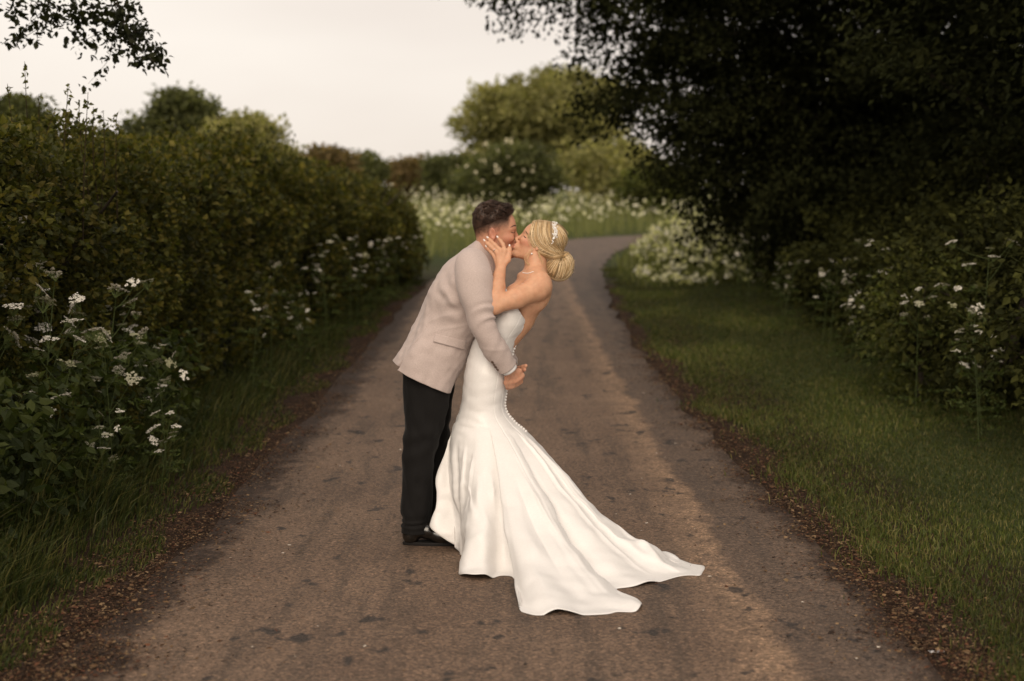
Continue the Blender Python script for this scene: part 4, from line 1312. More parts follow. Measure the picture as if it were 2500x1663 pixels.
# shoes
def shoe(ub, Yc, tip_du, label=None):
    h0 = pix(ub, 1326, Yc); x0 = h0[0]; y0 = Yc; z0 = .006
    p = lambda x, y, z: np.array([x0 + x, y0 + y, z0 + z])
    S = Body()
    S.chain([p(.035, 0, .045), p(.05, 0, .085)], [.033, .036], .02)
    S.ell(p(.038, 0, .045), (.040, .034, .045), None, .02)
    S.chain([p(.055, 0, .080), p(.115, -.002, .066), p(.175, -.004, .046), p(.245, 0, .036)], [.036, .037, .034, .026], .02)
    S.ell(p(.20, -.004, .038), (.078, .043, .040), None, .015)
    S.ell(p(.13, -.50, -.365), (.6, .9, .38), None, .003, '-') if False else None
    for k in range(4):
        S.cone(p(.105 + .014 * k, -.022, .106 - .010 * k), p(.112 + .014 * k, .022, .106 - .010 * k), .0028, .0028, .003)
    V, Q = S.build(.0035)
    V[:, 2] = np.maximum(V[:, 2], z0 + .014)
    o = obj('shoe', new_mesh('shoe', V, [Q], M['leather']), gp)
    t = np.linspace(0, 2 * math.pi, 60, endpoint=False)
    # sole outline
    ox = .136 + .140 * np.cos(t); wid = (.034 + .009 * np.cos(t - .3) - .004 * np.cos(2 * t)) 
    oy = np.sin(t) * np.abs(np.sin(t)) ** -.25 * wid if False else np.sin(t) * wid * 1.06
    rows = []
    for z_, f_ in ((0, .97), (.003, 1.0), (.013, 1.01), (.016, .97)):
        rows.append(np.column_stack([x0 + .135 + (ox - .135) * f_, y0 + oy * f_, np.full(60, z0 - .002 + z_)]))
    Vs = np.concatenate(rows); Vs = np.vstack([Vs, Vs[:60].mean(0), Vs[-60:].mean(0)])
    T3 = [(240, (i + 1) % 60, i) for i in range(60)] + [(241, 180 + i, 180 + (i + 1) % 60) for i in range(60)]
    obj('sole', new_mesh('sole', Vs, [np.array(T3), grid_quads(4, 60, True)], M['sole'], False), o)
    return o
shoe(985, GY_ - .085, 0)
shoe(1028, GY_ + .105, 0)

# jacket
JS = [(1166, 584, 1206, 634, .070), (1138, 607, 1214, 660, .150), (1106, 632, 1217, 690, .197), (1076, 660, 1214, 722, .212), (1053, 698, 1204, 760, .204), (1037, 736, 1188, 795, .190),
      (1022, 777, 1166, 826, .178), (999, 818, 1148, 862, .184), (976, 858, 1128, 906, .195), (962, 880, 1108, 948, .202)]
JG, th = rings_px(JS, GY_, 110, 360, .88)
t_ = np.linspace(0, 1, 110)[:, None]
thr = th[None, :]
jn1, jn2 = Noise3(27, .16), Noise3(28, .05)
JG = cloth_wrinkle(JG, .0045, .0012, (.7, 1, .7), jn1, jn2, smoothstep(0, .15, t_) * np.ones_like(thr))
nr = grid_normals(JG)
if (nr[60] * (JG[60] - JG[60].mean(0))).sum() < 0: nr = -nr
crease = lambda x: (1 - np.abs(np.sin(x))) ** 2.5
# drag lines running from the armhole across the back and below the arm
drag = .0055 * np.exp(-((t_ - .42) / .13) ** 2) * np.exp(-((thr + 1.15) / .45) ** 2) * np.sin(62 * t_ + 6 * thr) + .004 * np.exp(-((t_ - .56) / .10) ** 2) * np.exp(-((thr + 1.5) / .5) ** 2) * np.sin(50 * t_ - 7 * thr)
drag = drag + .0060 * crease(26 * t_ + 4.2 * thr) * np.exp(-((t_ - .40) / .10) ** 2) * np.exp(-((thr + 1.25) / .30) ** 2) + .0045 * crease(30 * t_ - 5 * thr + 1) * np.exp(-((t_ - .62) / .08) ** 2) * np.exp(-((thr + 1.5) / .5) ** 2)
# centre seam line and vent: the side panel stands proud of the back panel below the waist
vent = -np.interp(t_, [0, .30, .78, 1], [1.02, 1.02, .96, .72])
step = smoothstep(vent + .012, vent - .012, thr) * smoothstep(.74, .80, t_) * (thr > -2.9)
seam = -.0022 * np.exp(-((thr - vent) / .020) ** 2) * smoothstep(.30, .36, t_) - .050 * np.exp(-((thr - vent) / .018) ** 2) * smoothstep(.76, .84, t_)
JG = JG + nr * (drag + seam + .009 * step)[:, :, None]
# rounded front corner and raised vent corner of the hem
hem = smoothstep(.86, 1.0, t_)
JG[:, :, 2] += hem * (.055 * smoothstep(2.55, 3.10, np.abs(thr)) )
JG[:, :, 2] -= hem * .018 * smoothstep(vent + .02, vent - .02, thr) * (thr < 0)
jk = obj('jacket', new_mesh('jacket', JG.reshape(-1, 3), [grid_quads(110, 360, True)], M['jacket']), gp)
md = jk.modifiers.new('thickness', 'SOLIDIFY'); md.thickness = .005; md.offset = -1
JB = bvh_of(JG.reshape(-1, 3), grid_quads(110, 360, True))

# sleeves
def sleeve(path, rads, parent, ell=1.0):
    G, P_, T_ = sweep(px3(path), rads, 120, 64, ell)
    s = np.linspace(0, 1, 120)[:, None]; q = np.linspace(-math.pi, math.pi, 64, endpoint=False)[None, :]
    nr = grid_normals(G)
    if ((nr[60] * (G[60] - P_[60])).sum(1)).mean() < 0: nr = -nr
    f1 = .0040 * np.exp(-((s - .60) / .09) ** 2) * np.sin(105 * s + 4.5 * np.sin(q + .6)) * (.5 + .5 * np.cos(q - .4)) ** 2
    f2 = .0032 * np.exp(-((s - .28) / .10) ** 2) * np.sin(80 * s + 6.0 * np.sin(q)) * (.5 + .5 * np.sin(-q + .5)) ** 2
    f3 = .0016 * np.exp(-((s - .85) / .08) ** 2) * np.sin(80 * s + 4 * np.cos(q))
    crs = lambda x: (1 - np.abs(np.sin(x))) ** 2.5
    f4 = .0065 * crs(42 * s + 1.6 * np.sin(q + .8)) * np.exp(-((s - .60) / .10) ** 2) * (.5 + .5 * np.cos(q - .2)) + .0055 * crs(30 * s + 2.2 * np.sin(q)) * np.exp(-((s - .26) / .08) ** 2) * (.5 + .5 * np.sin(-q + .3)) + .004 * crs(34 * s - 1.5 * np.cos(q)) * np.exp(-((s - .84) / .07) ** 2)
    d = f1 + f2 + f3 + f4 + (.0022 * Noise3(33, .14)(G.reshape(-1, 3))).reshape(G.shape[:2])
    d = d - .010 * smoothstep(.985, 1.0, s)
    G = G + nr * d[:, :, None]
    o = obj('sleeve', new_mesh('sleeve', G.reshape(-1, 3), [grid_quads(120, 64, True)], M['jacket']), parent)
    md = o.modifiers.new('thickness', 'SOLIDIFY'); md.thickness = .004; md.offset = -1
    return o, G, P_, T_
slv, SG, SP, ST = sleeve([(1150, 636, -.10), (1153, 652, -.165), (1158, 690, -.215), (1166, 735, -.240), (1177, 792, -.255), (1206, 846, -.235), (1242, 899, -.19)],
                         [.060, .080, .083, .074, .060, .056, .046], jk)
sl2, SG2, SP2, ST2 = sleeve([(1150, 636, .16), (1153, 652, .22), (1158, 690, .265), (1168, 735, .285), (1185, 790, .29), (1215, 846, .22), (1244, 889, .13)],
                            [.060, .080, .083, .074, .060, .056, .046], jk)
# shirt cuffs
for P_, T_ in ((SP, ST), (SP2, ST2)):
    e_ = P_[-1]; d_ = T_[-1]
    Gc, _, _ = sweep(np.stack([e_ - d_ * .05, e_ - d_ * .02, e_ + d_ * .012]), [.036, .037, .037], 8, 36)
    o = obj('shirt_cuff', new_mesh('shirt_cuff', Gc.reshape(-1, 3), [grid_quads(8, 36, True)], M['shirt']), gp)
    md = o.modifiers.new('thickness', 'SOLIDIFY'); md.thickness = .002
# sleeve buttons
SB = bvh_of(SG.reshape(-1, 3), grid_quads(120, 64, True))
disc = MB()
a_ = np.linspace(0, 2 * math.pi, 12, endpoint=False)
rows = [np.column_stack([np.cos(a_) * r, np.sin(a_) * r, np.full(12, z)]) for r, z in ((1, 0), (1, .35), (.8, .45), (.5, .3))]
disc.add(np.vstack(rows + [np.array([[0, 0, .3]])]), [(48, 36 + i, 36 + (i + 1) % 12) for i in range(12)], grid_quads(4, 12, True))
dmesh = disc.mesh('sleeve_button', M['button'])
for (u, v) in ((1202.5, 884), (1206.5, 890), (1210.5, 896), (1215, 902)):
    p, n_ = cast(SB, u, v, .001)
    o = obj('sleeve_button', dmesh, slv, p)
    o.rotation_euler = Vector(n_).to_track_quat('Z', 'Y').to_euler(); o.scale = (.0068, .0068, .0068)

def patch(name, bvh, quad, mat, parent, lift, nu=18, nv=8, roundc=.25, thick=.003):
    """a cloth piece lying on a surface; quad = four photo pixels"""
    q = np.array(quad, float); G = np.zeros((nv, nu, 3))
    for i, b_ in enumerate(np.linspace(0, 1, nv)):
        for j, a2 in enumerate(np.linspace(0, 1, nu)):
            p = (q[0] * (1 - a2) + q[1] * a2) * (1 - b_) + (q[3] * (1 - a2) + q[2] * a2) * b_
            G[i, j] = cast(bvh, p[0], p[1], lift * (.35 + .65 * b_))[0]
    o = obj(name, new_mesh(name, G.reshape(-1, 3), [grid_quads(nv, nu, False)], mat), parent)
    md = o.modifiers.new('thickness', 'SOLIDIFY'); md.thickness = thick; md.offset = 1
    return o
patch('pocket_flap', JB, [(1062, 815), (1139, 832), (1132, 853), (1058, 835)], M['jacket'], jk, .009, thick=.005)
# collar folded over at the neck
cG = []
for t in np.linspace(0, 1, 9):
    q_ = []
    for s in np.linspace(-1, 1, 61):
        an = s * 2.55                                   # 0 at the back of the neck
        ax = unit(pix(1185, 600, GY_) - pix(1168, 640, GY_)); fx = unit(np.array([1, 0, 0]) - ax * ax[0]); fy = np.cross(ax, fx)
        r0 = .058 + .008 * abs(s)
        rr = r0 + .003 + .020 * t
        down = (.020 * math.sin(min(t * 4, 1) * 1.57) - .050 * t)
        c = pix(1190, 612, GY_ - .006) + ax * (-.034 * (abs(s) ** 2) + .004)
        q_.append(c - np.cos(an) * fx * rr * 1.0 + np.sin(an) * fy * rr + ax * down)
    cG.append(q_)
cG = np.array(cG)
co = obj('collar', new_mesh('collar', cG.reshape(-1, 3), [grid_quads(9, 61, False)], M['jacket']), jk)
md = co.modifiers.new('thickness', 'SOLIDIFY'); md.thickness = .004
tie = Body(); tie.ell(pix(1204, 652, .02), (.014, .018, .018), None); tie.chain(px3([(1205, 655, .01), (1212, 690, .01), (1212, 730, .01)]), [.016, .024, .03], .01)
V, Q = tie.build(.004)
obj('tie', new_mesh('tie', V, [Q], M['tie']), gp)

# ================================================================== the bride
BY_ = -0.045
bp = empty('person', (0, 0, 0), 'person in white strapless gown leaning back into the kiss, hair pinned up', 'person')
a = R(28)
HBf = Frame(pix(1313, 592, -.018), (-math.cos(a), 0, math.sin(a)), (math.sin(a), .08, math.cos(a)), .93)
B = Body()
head(B, HBf, False)
B.chain([HBf(-.030, 0, -.045), pix(1308, 640, BY_), pix(1306, 668, BY_)], [.047, .045, .052], .022)
spn = math.atan2(95, 190)
Ax = rot_axes(np.eye(3), spn)
B.ell(pix(1290, 722, BY_), (.088, .128, .135), Ax, .03)                          # rib cage
B.ell(pix(1300, 688, BY_), (.058, .120, .050), Ax, .03)                          # yoke of the shoulders
B.ell(pix(1255, 722, BY_ - .055), (.05, .052, .052), Ax, .03); B.ell(pix(1255, 722, BY_ + .055), (.05, .052, .052), Ax, .03)
B.chain(px3([(1308, 660, BY_ - .02), (1318, 684, BY_ - .115)]), [.036, .042], .03)   # trapezius to shoulder
B.chain(px3([(1308, 660, BY_ + .02), (1316, 684, BY_ + .115)]), [.036, .042], .03)
B.chain(px3([(1270, 673, BY_ - .02), (1300, 680, BY_ - .12)]), [.012, .014], .02)    # collar bone
B.ell(pix(1326, 728, BY_ - .065), (.030, .045, .06), Ax, .03)                    # shoulder blade
B.chain(px3([(1262, 775, BY_), (1208, 845, BY_), (1185, 920, BY_)]), [.085, .075, .085], .03)
# near arm: hand raised to his jaw
B.chain(px3([(1319, 698, -.150), (1312, 704, -.168), (1262, 727, -.215), (1207, 748, -.240)]), [.056, .054, .045, .035], .022)
B.chain(px3([(1207, 750, -.240), (1207, 728, -.222), (1213, 700, -.190), (1222, 657, -.128)]), [.034, .040, .037, .0245], .016)
# far arm round his side
B.chain(px3([(1318, 694, .12), (1262, 722, .18), (1205, 742, .21), (1160, 712, .27)]), [.054, .044, .036, .026], .02)
B.chain(px3([(1160, 712, .27), (1140, 700, .275), (1122, 697, .27)]), [.024, .022, .014], .015)
FI = [[(1222, 656, -.128), (1233, 613, -.108), (1228, 597, -.097), (1222, 588, -.088), (1216.5, 581, -.080)],
      [(1221, 656, -.128), (1223, 612, -.112), (1208, 598, -.102), (1199, 589, -.090), (1192.5, 582, -.080)],
      [(1220, 657, -.128), (1214, 618, -.110), (1200, 604, -.102), (1191, 596, -.090), (1184.5, 589, -.080)],
      [(1218, 658, -.126), (1207.5, 627, -.102), (1199, 616, -.096), (1193, 609, -.088), (1189, 603.5, -.082)]]
for f_, r in zip(FI, (.0100, .0100, .0096, .0088)):
    B.chain(px3(f_), [r * 1.25, r, r * .90, r * .82, r * .66], .007)
TH = [(1226, 652, -.125), (1240, 634, -.112), (1243.5, 620, -.104), (1244, 610, -.098), (1244, 603, -.094)]
B.chain(px3(TH), [.014, .0125, .0100, .0090, .0072], .010)
V, Q = B.build(.0033)
loc = HBf.local(V)
C = np.tile(np.array([.60, .330, .205]), (len(V), 1)) * (1 + .022 * Noise3(44, .04)(V)[:, None] * np.array([.3, 1, 1.2]))
inhead = (np.abs(loc) < .16).all(1)
X_, Y_, Z_ = loc[:, 0], np.abs(loc[:, 1]), loc[:, 2]
C = blend(C, inhead * np.exp(-((X_ - .055) / .035) ** 2 - ((Z_ + .032) / .025) ** 2) * .55, (.56, .22, .15))
C = blend(C, inhead * smoothstep(.006, .0, np.abs(Z_ + .072) - .0085) * smoothstep(.086, .092, X_) * smoothstep(.024, .014, Y_), (.50, .16, .14))
C = blend(C, inhead * np.exp(-((X_ - .078) / .012) ** 2 - ((Y_ - .032) / .014) ** 2 - ((Z_ - .004) / .008) ** 2) * .5, (.30, .16, .11))
bb_ = obj('body', new_mesh('body', V, [Q], M['skin'], True, C), bp)
BB = bvh_of(V, Q)
stroke('eyebrow', BB, [(1283, 564), (1286, 568), (1288.5, 573), (1289, 577)], .0024, (.10, .055, .03), M['brown_hair'], bb_)
stroke('eyelashes', BB, [(1278.5, 575.5), (1280.5, 578), (1283, 580.5), (1284.5, 581)], .0024, (.012, .010, .010), M['brown_hair'], bb_)

# nails
ph = np.array([(math.cos(t) * math.sin(p), math.sin(t) * math.sin(p), math.cos(p)) for p in (.02, .5, 1.0, 1.57, 2.1, 2.6, 3.12) for t in np.arange(8) * .785])
nmesh = new_mesh('nail', ph, [grid_quads(7, 8, True)], M['nail'])
for f_ in FI + [TH]:
    p1, p2 = pix(*f_[-2]), pix(*f_[-1]); d_ = unit(p2 - p1)
    nv_ = unit(np.array([0, -1, 0]) - d_ * (-d_[1])); sv = np.cross(d_, nv_)
    o = obj('nail', nmesh, bb_)
    Mx = Matrix(((d_[0] * .0088, sv[0] * .0044, nv_[0] * .0018), (d_[1] * .0088, sv[1] * .0044, nv_[1] * .0018), (d_[2] * .0088, sv[2] * .0044, nv_[2] * .0018))).to_4x4()
    Mx.translation = Vector(p2 + d_ * .004 + nv_ * .0045); o.matrix_world = Mx
# ring on the ring finger
c_, d_ = pix(1207, 611, -.1065), unit(pix(1200, 604, -.102) - pix(1214, 618, -.110))
x_ = unit(np.cross(d_, [0, 1, 0])); y_ = np.cross(d_, x_)
aa = np.linspace(0, 2 * math.pi, 25)
mb = MB(); mb.tube(c_ + np.cos(aa)[:, None] * x_ * .0098 + np.sin(aa)[:, None] * y_ * .0098, .0013, 5)
rg_ = obj('wedding_ring', mb.mesh('wedding_ring', M['ring']), bp)
spheres('ring_stone', [c_ + np.array([0, -.0108, .001])], [.003], M['ring'], rg_)
spheres('earring', [cast(BB, 1299, 620, .004)[0]], [.0048], M['pearl'], bp)
nk = [cast(BB, u, v, .002)[0] for (u, v) in ((1268, 664), (1278, 667), (1290, 668), (1302, 664))]
spheres('necklace', list(catmull(np.array(nk), 22)), [.0022] * 22, M['pearl'], bp)

# hair: swept back from the brow over the ear into a low chignon
HB = Body()
HB.ell(pix(1341, 584, -.018), (.088, .086, .074), rot_axes(np.eye(3), -.5), .02)      # crown
HB.ell(HBf(-.010, 0, .030), np.array([.097, .087, .090]) * .93, HBf.A, .02)      # close over the skull
HB.ell(pix(1330, 609, -.018), (.056, .080, .034), rot_axes(np.eye(3), .55), .02)      # swept over the ears
HB.ell(pix(1354, 620, -.018), (.042, .060, .036), rot_axes(np.eye(3), .6), .02)
HB.ell(HBf(.112, 0, -.002), np.array([.054, .12, .080]), HBf.A, .008, '-')
HB.ell(HBf(.066, 0, -.070), np.array([.056, .12, .046]), HBf.A, .008, '-')
HB.ell(HBf(-.02, 0, -.105), np.array([.075, .12, .055]), HBf.A, .008, '-')             # leave the face free
HV, HQ = HB.build(.0036)
h1 = (HV, HQ)
HB2 = Body()
HB2.ell(pix(1368, 649, -.018), (.060, .062, .068), rot_axes(np.eye(3), .3), .01)
HB2.ell(pix(1350, 650, -.018), (.045, .050, .042), rot_axes(np.eye(3), .5), .02)
HB2.ell(pix(1370, 627, -.05), (.012, .03, .02), None, .02, '-')
BV, BQ = HB2.build(.0036)
HC = np.array([.50, .335, .165])
rng = np.random.default_rng(29)
bh = obj('hair', new_mesh('hair', HV, [HQ], M['hair'], True, np.tile(HC * .50, (len(HV), 1))), bp)
bn = obj('chignon', new_mesh('chignon', BV, [BQ], M['hair'], True, np.tile(HC * .50, (len(BV), 1))), bh)
HT, BT = bvh_of(HV, HQ), bvh_of(BV, BQ)
def c2(x, y): return (1100 + x / 6.27, 470 + y / 6.27)
def lock_set(mb, bvh, guides, n, lift, jit, rad, mirror=True, seg=14, ends=(1, 1)):
    """strands interpolated between neighbouring guide lines, laid on the hair surface"""
    Gd = [catmull(np.array([c2(*p) for p in g_]), seg) for g_ in guides]
    for k in range(n):
        t = rng.uniform(0, len(Gd) - 1); i = min(int(t), len(Gd) - 2); f = t - i
        L_ = Gd[i] * (1 - f) + Gd[i + 1] * f
        L_ = L_ + np.cumsum(rng.normal(size=(seg, 2)) * jit * .35, 0) * np.linspace(0, 1, seg)[:, None] + rng.normal(size=2) * jit * .5
        lf = lift * rng.uniform(.2, 1.2)
        P_ = np.stack([cast(bvh, u, v, lf)[0] for u, v in L_])
        bad = np.flatnonzero(np.linalg.norm(np.diff(P_, axis=0), axis=1) > .035)
        cuts = np.concatenate([[-1], bad, [len(P_) - 1]]); w_ = np.argmax(np.diff(cuts))
        P_ = P_[cuts[w_] + 1:cuts[w_ + 1] + 1]
        if len(P_) < 4: continue
        P_[1:-1] = (P_[:-2] + P_[1:-1] * 2 + P_[2:]) / 4
        m_ = len(P_)
        r_ = rad * rng.uniform(.5, 1.3) * np.interp(np.linspace(0, 1, m_), [0, .12, .85, 1], [.4, 1, 1, .4])
        tone = rng.random()
        c = HC * (rng.uniform(.40, .65) if tone < .28 else rng.uniform(.85, 1.25)) if tone < .72 else np.array([.78, .62, .40]) * rng.uniform(.85, 1.15)
        mb.tube(P_, r_, 4, c, False)
        if mirror:
            Pm = P_.copy(); Pm[:, 1] = 2 * -.018 - Pm[:, 1]
            mb.tube(Pm, r_, 4, c, False)
mb = MB()
lock_set(mb, HT, [[(1255, 455), (1205, 560), (1190, 680), (1225, 810), (1320, 890), (1480, 940), (1660, 985)],
                  [(1300, 445), (1270, 560), (1265, 690), (1320, 810), (1420, 880), (1540, 930), (1670, 980)],
                  [(1370, 438), (1340, 560), (1350, 690), (1410, 800), (1500, 870), (1590, 920), (1680, 975)],
                  [(1450, 440), (1430, 560), (1450, 690), (1500, 790), (1570, 860), (1640, 910), (1690, 970)],
                  [(1520, 455), (1510, 570), (1530, 690), (1575, 790), (1630, 850), (1680, 900), (1700, 970)]], 620, .0045, 2.2, .0010)
lock_set(mb, HT, [[(1560, 470), (1560, 580), (1580, 700), (1620, 790), (1680, 860), (1720, 930)],
                  [(1600, 490), (1640, 580), (1670, 690), (1690, 790), (1710, 860), (1725, 930)],
                  [(1630, 520), (1700, 590), (1750, 690), (1760, 790), (1745, 860), (1730, 930)],
                  [(1650, 540), (1740, 620), (1785, 700), (1790, 790), (1760, 860), (1735, 930)]], 360, .004, 1.8, .0010)
lock_set(mb, HT, [[(1270, 870), (1360, 930), (1450, 985), (1560, 1020), (1680, 1000)], [(1320, 890), (1420, 930), (1520, 965), (1600, 985), (1690, 980)]], 110, .006, 2.2, .0010)
lock_set(mb, BT, [[(1690, 985), (1600, 1000), (1520, 1050), (1450, 1110), (1440, 1130)],
                  [(1690, 985), (1620, 1040), (1560, 1110), (1500, 1190), (1470, 1200)],
                  [(1695, 990), (1650, 1070), (1600, 1170), (1560, 1260), (1530, 1275)],
                  [(1700, 990), (1690, 1080), (1670, 1190), (1640, 1300), (1620, 1325)],
                  [(1710, 985), (1750, 1070), (1760, 1180), (1730, 1290), (1700, 1325)],
                  [(1715, 980), (1800, 1050), (1825, 1150), (1800, 1250), (1760, 1300)],
                  [(1715, 970), (1810, 980), (1860, 1060), (1862, 1150), (1830, 1230)],
                  [(1710, 960), (1780, 900), (1850, 950), (1868, 1050), (1866, 1100)]], 620, .0045, 2.4, .0010)
lock_set(mb, BT, [[(1440, 1120), (1480, 1230), (1560, 1300), (1680, 1330), (1780, 1290), (1840, 1200)], [(1450, 1160), (1500, 1260), (1590, 1315), (1690, 1335), (1790, 1295), (1845, 1210)]], 110, .006, 2.4, .0010)
# twisted lock tying the bun
for k in range(14):
    pts = np.array([c2(x + rng.normal() * 7, y + rng.normal() * 7) for x, y in ((1670, 985), (1720, 1000), (1770, 960), (1805, 910))])
    P_ = np.stack([cast(BT, u, v, .006)[0] for u, v in catmull(pts, 9)])
    mb.tube(P_, .0016, 4, HC * rng.uniform(.7, 1.4), False)
# fly-away hairs
for k in range(90):
    bun = k % 2
    c0_ = pix(1368, 649, -.018) if bun else pix(1338, 586, -.018); r0_ = .066 if bun else .092
    d0 = unit(rng.normal(size=3) + np.array([.5, -.4, .5])); t0 = unit(np.cross(d0, rng.normal(size=3)))
    tr_ = BT if bun else HT
    p0 = np.array(tr_.find_nearest(Vector(c0_ + d0 * r0_))[0])
    pts = np.stack([p0, p0 + t0 * .015 + d0 * .004, p0 + t0 * .032 + d0 * rng.uniform(.002, .010)])
    if HBf.local(pts[2])[0] > .05: continue
    mb.tube(catmull(pts, 7), [.0004] * 6 + [.0002], 3, np.array([.66, .48, .26]) * rng.uniform(.7, 1.2), False)
# loose tendrils framing the face and neck
for pts in ([(1245, 850), (1190, 920), (1130, 990), (1145, 1060), (1215, 1140)], [(1250, 860), (1200, 960), (1165, 1030), (1180, 1080), (1240, 1130)], [(1340, 920), (1365, 1000), (1395, 1090), (1400, 1130)], [(1330, 900), (1375, 980), (1410, 1060), (1430, 1100)], [(1180, 640), (1190, 740), (1235, 840), (1255, 880)]):
    for k in range(4):
        P_ = np.stack([pix(*c2(x + rng.normal() * 4, y + rng.normal() * 4), -.095) for x, y in pts])
        mb.tube(catmull(P_, 14), np.interp(np.linspace(0, 1, 14), [0, .2, 1], [.0005, .0007, .0003]), 4, np.array([.60, .43, .22]) * rng.uniform(.7, 1.2), False)
obj('hair_strands', mb.mesh('hair_strands', M['hair']), bh)
# beaded comb
cpts = catmull(np.array([c2(1585, 478), c2(1597, 540), c2(1600, 610), c2(1580, 690), c2(1552, 768)]), 34)
bc, br_ = [], []
for k, (u, v) in enumerate(cpts):
    for j in range(3 if k < 26 else 1):
        p, n_ = cast(HT, u + rng.normal() * (2.6 if k < 26 else 1.0), v + rng.normal() * 1.2, .004 + .004 * rng.random())
        bc.append(p); br_.append(rng.uniform(.0022, .0042))
spheres('hair_comb', bc, br_, M['pearl'], bp)

# gown
DS = [(1288, 789, 1228, 690, .132), (1278, 808, 1206, 735, .146), (1262, 830, 1180, 785, .128), (1253, 856, 1160, 822, .118), (1247, 886, 1146, 860, .132), (1242, 918, 1136, 900, .148), (1236, 952, 1131, 942, .146), (1233, 985, 1127, 980, .138), (1240, 1010, 1120, 1008, .140), (1262, 1034, 1109, 1034, .160)]
MH = 480
NU, NL = 66, 84
hem_px = [(1722, 1392), (1716, 1400), (1712, 1410), (1676, 1408), (1655, 1412), (1614, 1424), (1553, 1437), (1506, 1440), (1500, 1442), (1529, 1451), (1553, 1463), (1567, 1476), (1567, 1488), (1557, 1498), (1537, 1499), (1504, 1497), (1492, 1503), (1443, 1506), (1390, 1505), (1361, 1501), (1333, 1506), (1304, 1507), (1267, 1498), (1256, 1488), (1255, 1471), (1258, 1440), (1259, 1431), (1247, 1422), (1233, 1410), (1202, 1415), (1165, 1419), (1135, 1415), (1122, 1406), (1124, 1396), (1133, 1382), (1129, 1356), (1118, 1333), (1100, 1326), (1075, 1308), (1055, 1292)]
hem = [pixground(u, v) for u, v in hem_px[:-4]]
hem += [pix(1118, 1333, -.17), pix(1100, 1326, -.18), pix(1075, 1308, -.18), pix(1055, 1292, -.17), pix(1049, 1279, -.15)]
hem += [np.array(q) for q in ((-.345, -.06, .09), (-.28, .04, .05), (-.20, .20, .02), (-.05, .32, .0), (.15, .34, 0), (.38, .24, 0), (.56, .08, 0))]
hem += [pixground(u, v) for u, v in ((1578, 1329), (1582, 1344), (1635, 1361), (1676, 1375), (1692, 1381), (1720, 1384))]
hem = np.array(hem)
hc_ = np.vstack([hem, hem[:1]])
seg = np.linalg.norm(np.diff(hc_, axis=0), axis=1); cum = np.concatenate([[0], np.cumsum(seg)])
tt = np.linspace(0, cum[-1], MH, endpoint=False)
HM = np.stack([np.interp(tt, cum, hc_[:, j]) for j in range(3)], 1)
for _ in range(5): HM = (np.roll(HM, 1, 0) + 2 * HM + np.roll(HM, -1, 0)) / 4
S = catmull(np.array(DS, float), NU)
bF = np.stack([pix(q[2], q[3], BY_) for q in S]); bB = np.stack([pix(q[0], q[1], BY_) for q in S]); wd = S[:, 4]
Ck = (bF[-1] + bB[-1]) / 2
ra = (bB[-1] - bF[-1])[0] / 2
cref = np.array([-.12, -.22])
phi = np.unwrap(np.arctan2((HM[:, 1] - cref[1]), (HM[:, 0] - cref[0])))
if phi[-1] < phi[0]: phi = np.minimum.accumulate(phi)
else: phi = np.maximum.accumulate(phi)
ks = np.ones(15) / 15
pe = np.concatenate([phi[-7:] - np.sign(phi[-1] - phi[0]) * 2 * math.pi, phi, phi[:7] + np.sign(phi[-1] - phi[0]) * 2 * math.pi])
phi = np.convolve(pe, ks, 'valid')
up = np.zeros((NU, MH, 3))
for i in range(NU):
    c = (bF[i] + bB[i]) / 2
    up[i] = c + np.cos(phi)[:, None] * (bB[i] - bF[i]) / 2 + np.sin(phi)[:, None] * wd[i] * np.array([0, 1, 0])
P0 = up[-1]
Dv = HM - P0; Dv[:, 2] = 0
D = np.linalg.norm(Dv, axis=1); dr = Dv / D[:, None]
lng = smoothstep(.15, .75, D)
z0 = P0[:, 2]
tan0 = unit(up[-1] - up[-3])
P1 = P0 + tan0 * .16 + dr * (.02 + .10 * np.minimum(D, .7))[:, None] * np.array([1, 1, 0]) - np.array([0, 0, 1]) * (.04 * z0)[:, None]
P2 = P0 * np.array([1, 1, 0]) + dr * (D * (.86 - .34 * lng))[:, None] * np.array([1, 1, 0])
P2[:, 2] = HM[:, 2] + z0 * (.40 - .33 * lng)
s = np.linspace(0, 1, NL)[1:, None, None]
lowr = (1 - s) ** 3 * P0 + 3 * (1 - s) ** 2 * s * P1 + 3 * (1 - s) * s ** 2 * P2 + s ** 3 * HM
DG = np.concatenate([up, lowr])
sl_ = np.concatenate([np.zeros(NU), s[:, 0, 0]])[:, None]
arc = tt[None, :]
ph_ = phi[None, :]
nr = grid_normals(DG)
if (nr[NU // 2] * (up[NU // 2] - up[NU // 2].mean(0))).sum() < 0: nr = -nr
fold = (.5 * np.sin(7 * ph_ + 1.0) + .45 * np.sin(12 * ph_ + 2.3 + 1.2 * sl_) + .25 * np.sin(19 * ph_ + .5 + 2 * sl_))
DG = DG + nr * ((.013 + .005 * np.cos(ph_)) * smoothstep(.05, .6, sl_) * fold)[:, :, None]
crz = lambda x, w_: np.maximum(1 - np.abs(x) / w_, 0) ** 1.6
gcr = np.random.default_rng(95)
for q_ in np.concatenate([np.linspace(-2.9, -.05, 15), np.linspace(.2, 2.8, 5)]):
    f0 = q_ + gcr.normal() * .06; w_ = gcr.uniform(.05, .11); A_ = gcr.uniform(.006, .016) * gcr.choice([1, 1, -1])
    s0, s1 = gcr.uniform(.02, .35), gcr.uniform(.55, 1.05)
    dp = np.angle(np.exp(1j * (ph_ - f0 - .10 * (sl_ - .5) * gcr.normal())))
    DG = DG + nr * (A_ * crz(dp, w_) * smoothstep(s0, s0 + .18, sl_) * smoothstep(s1, s1 - .2, sl_))[:, :, None]
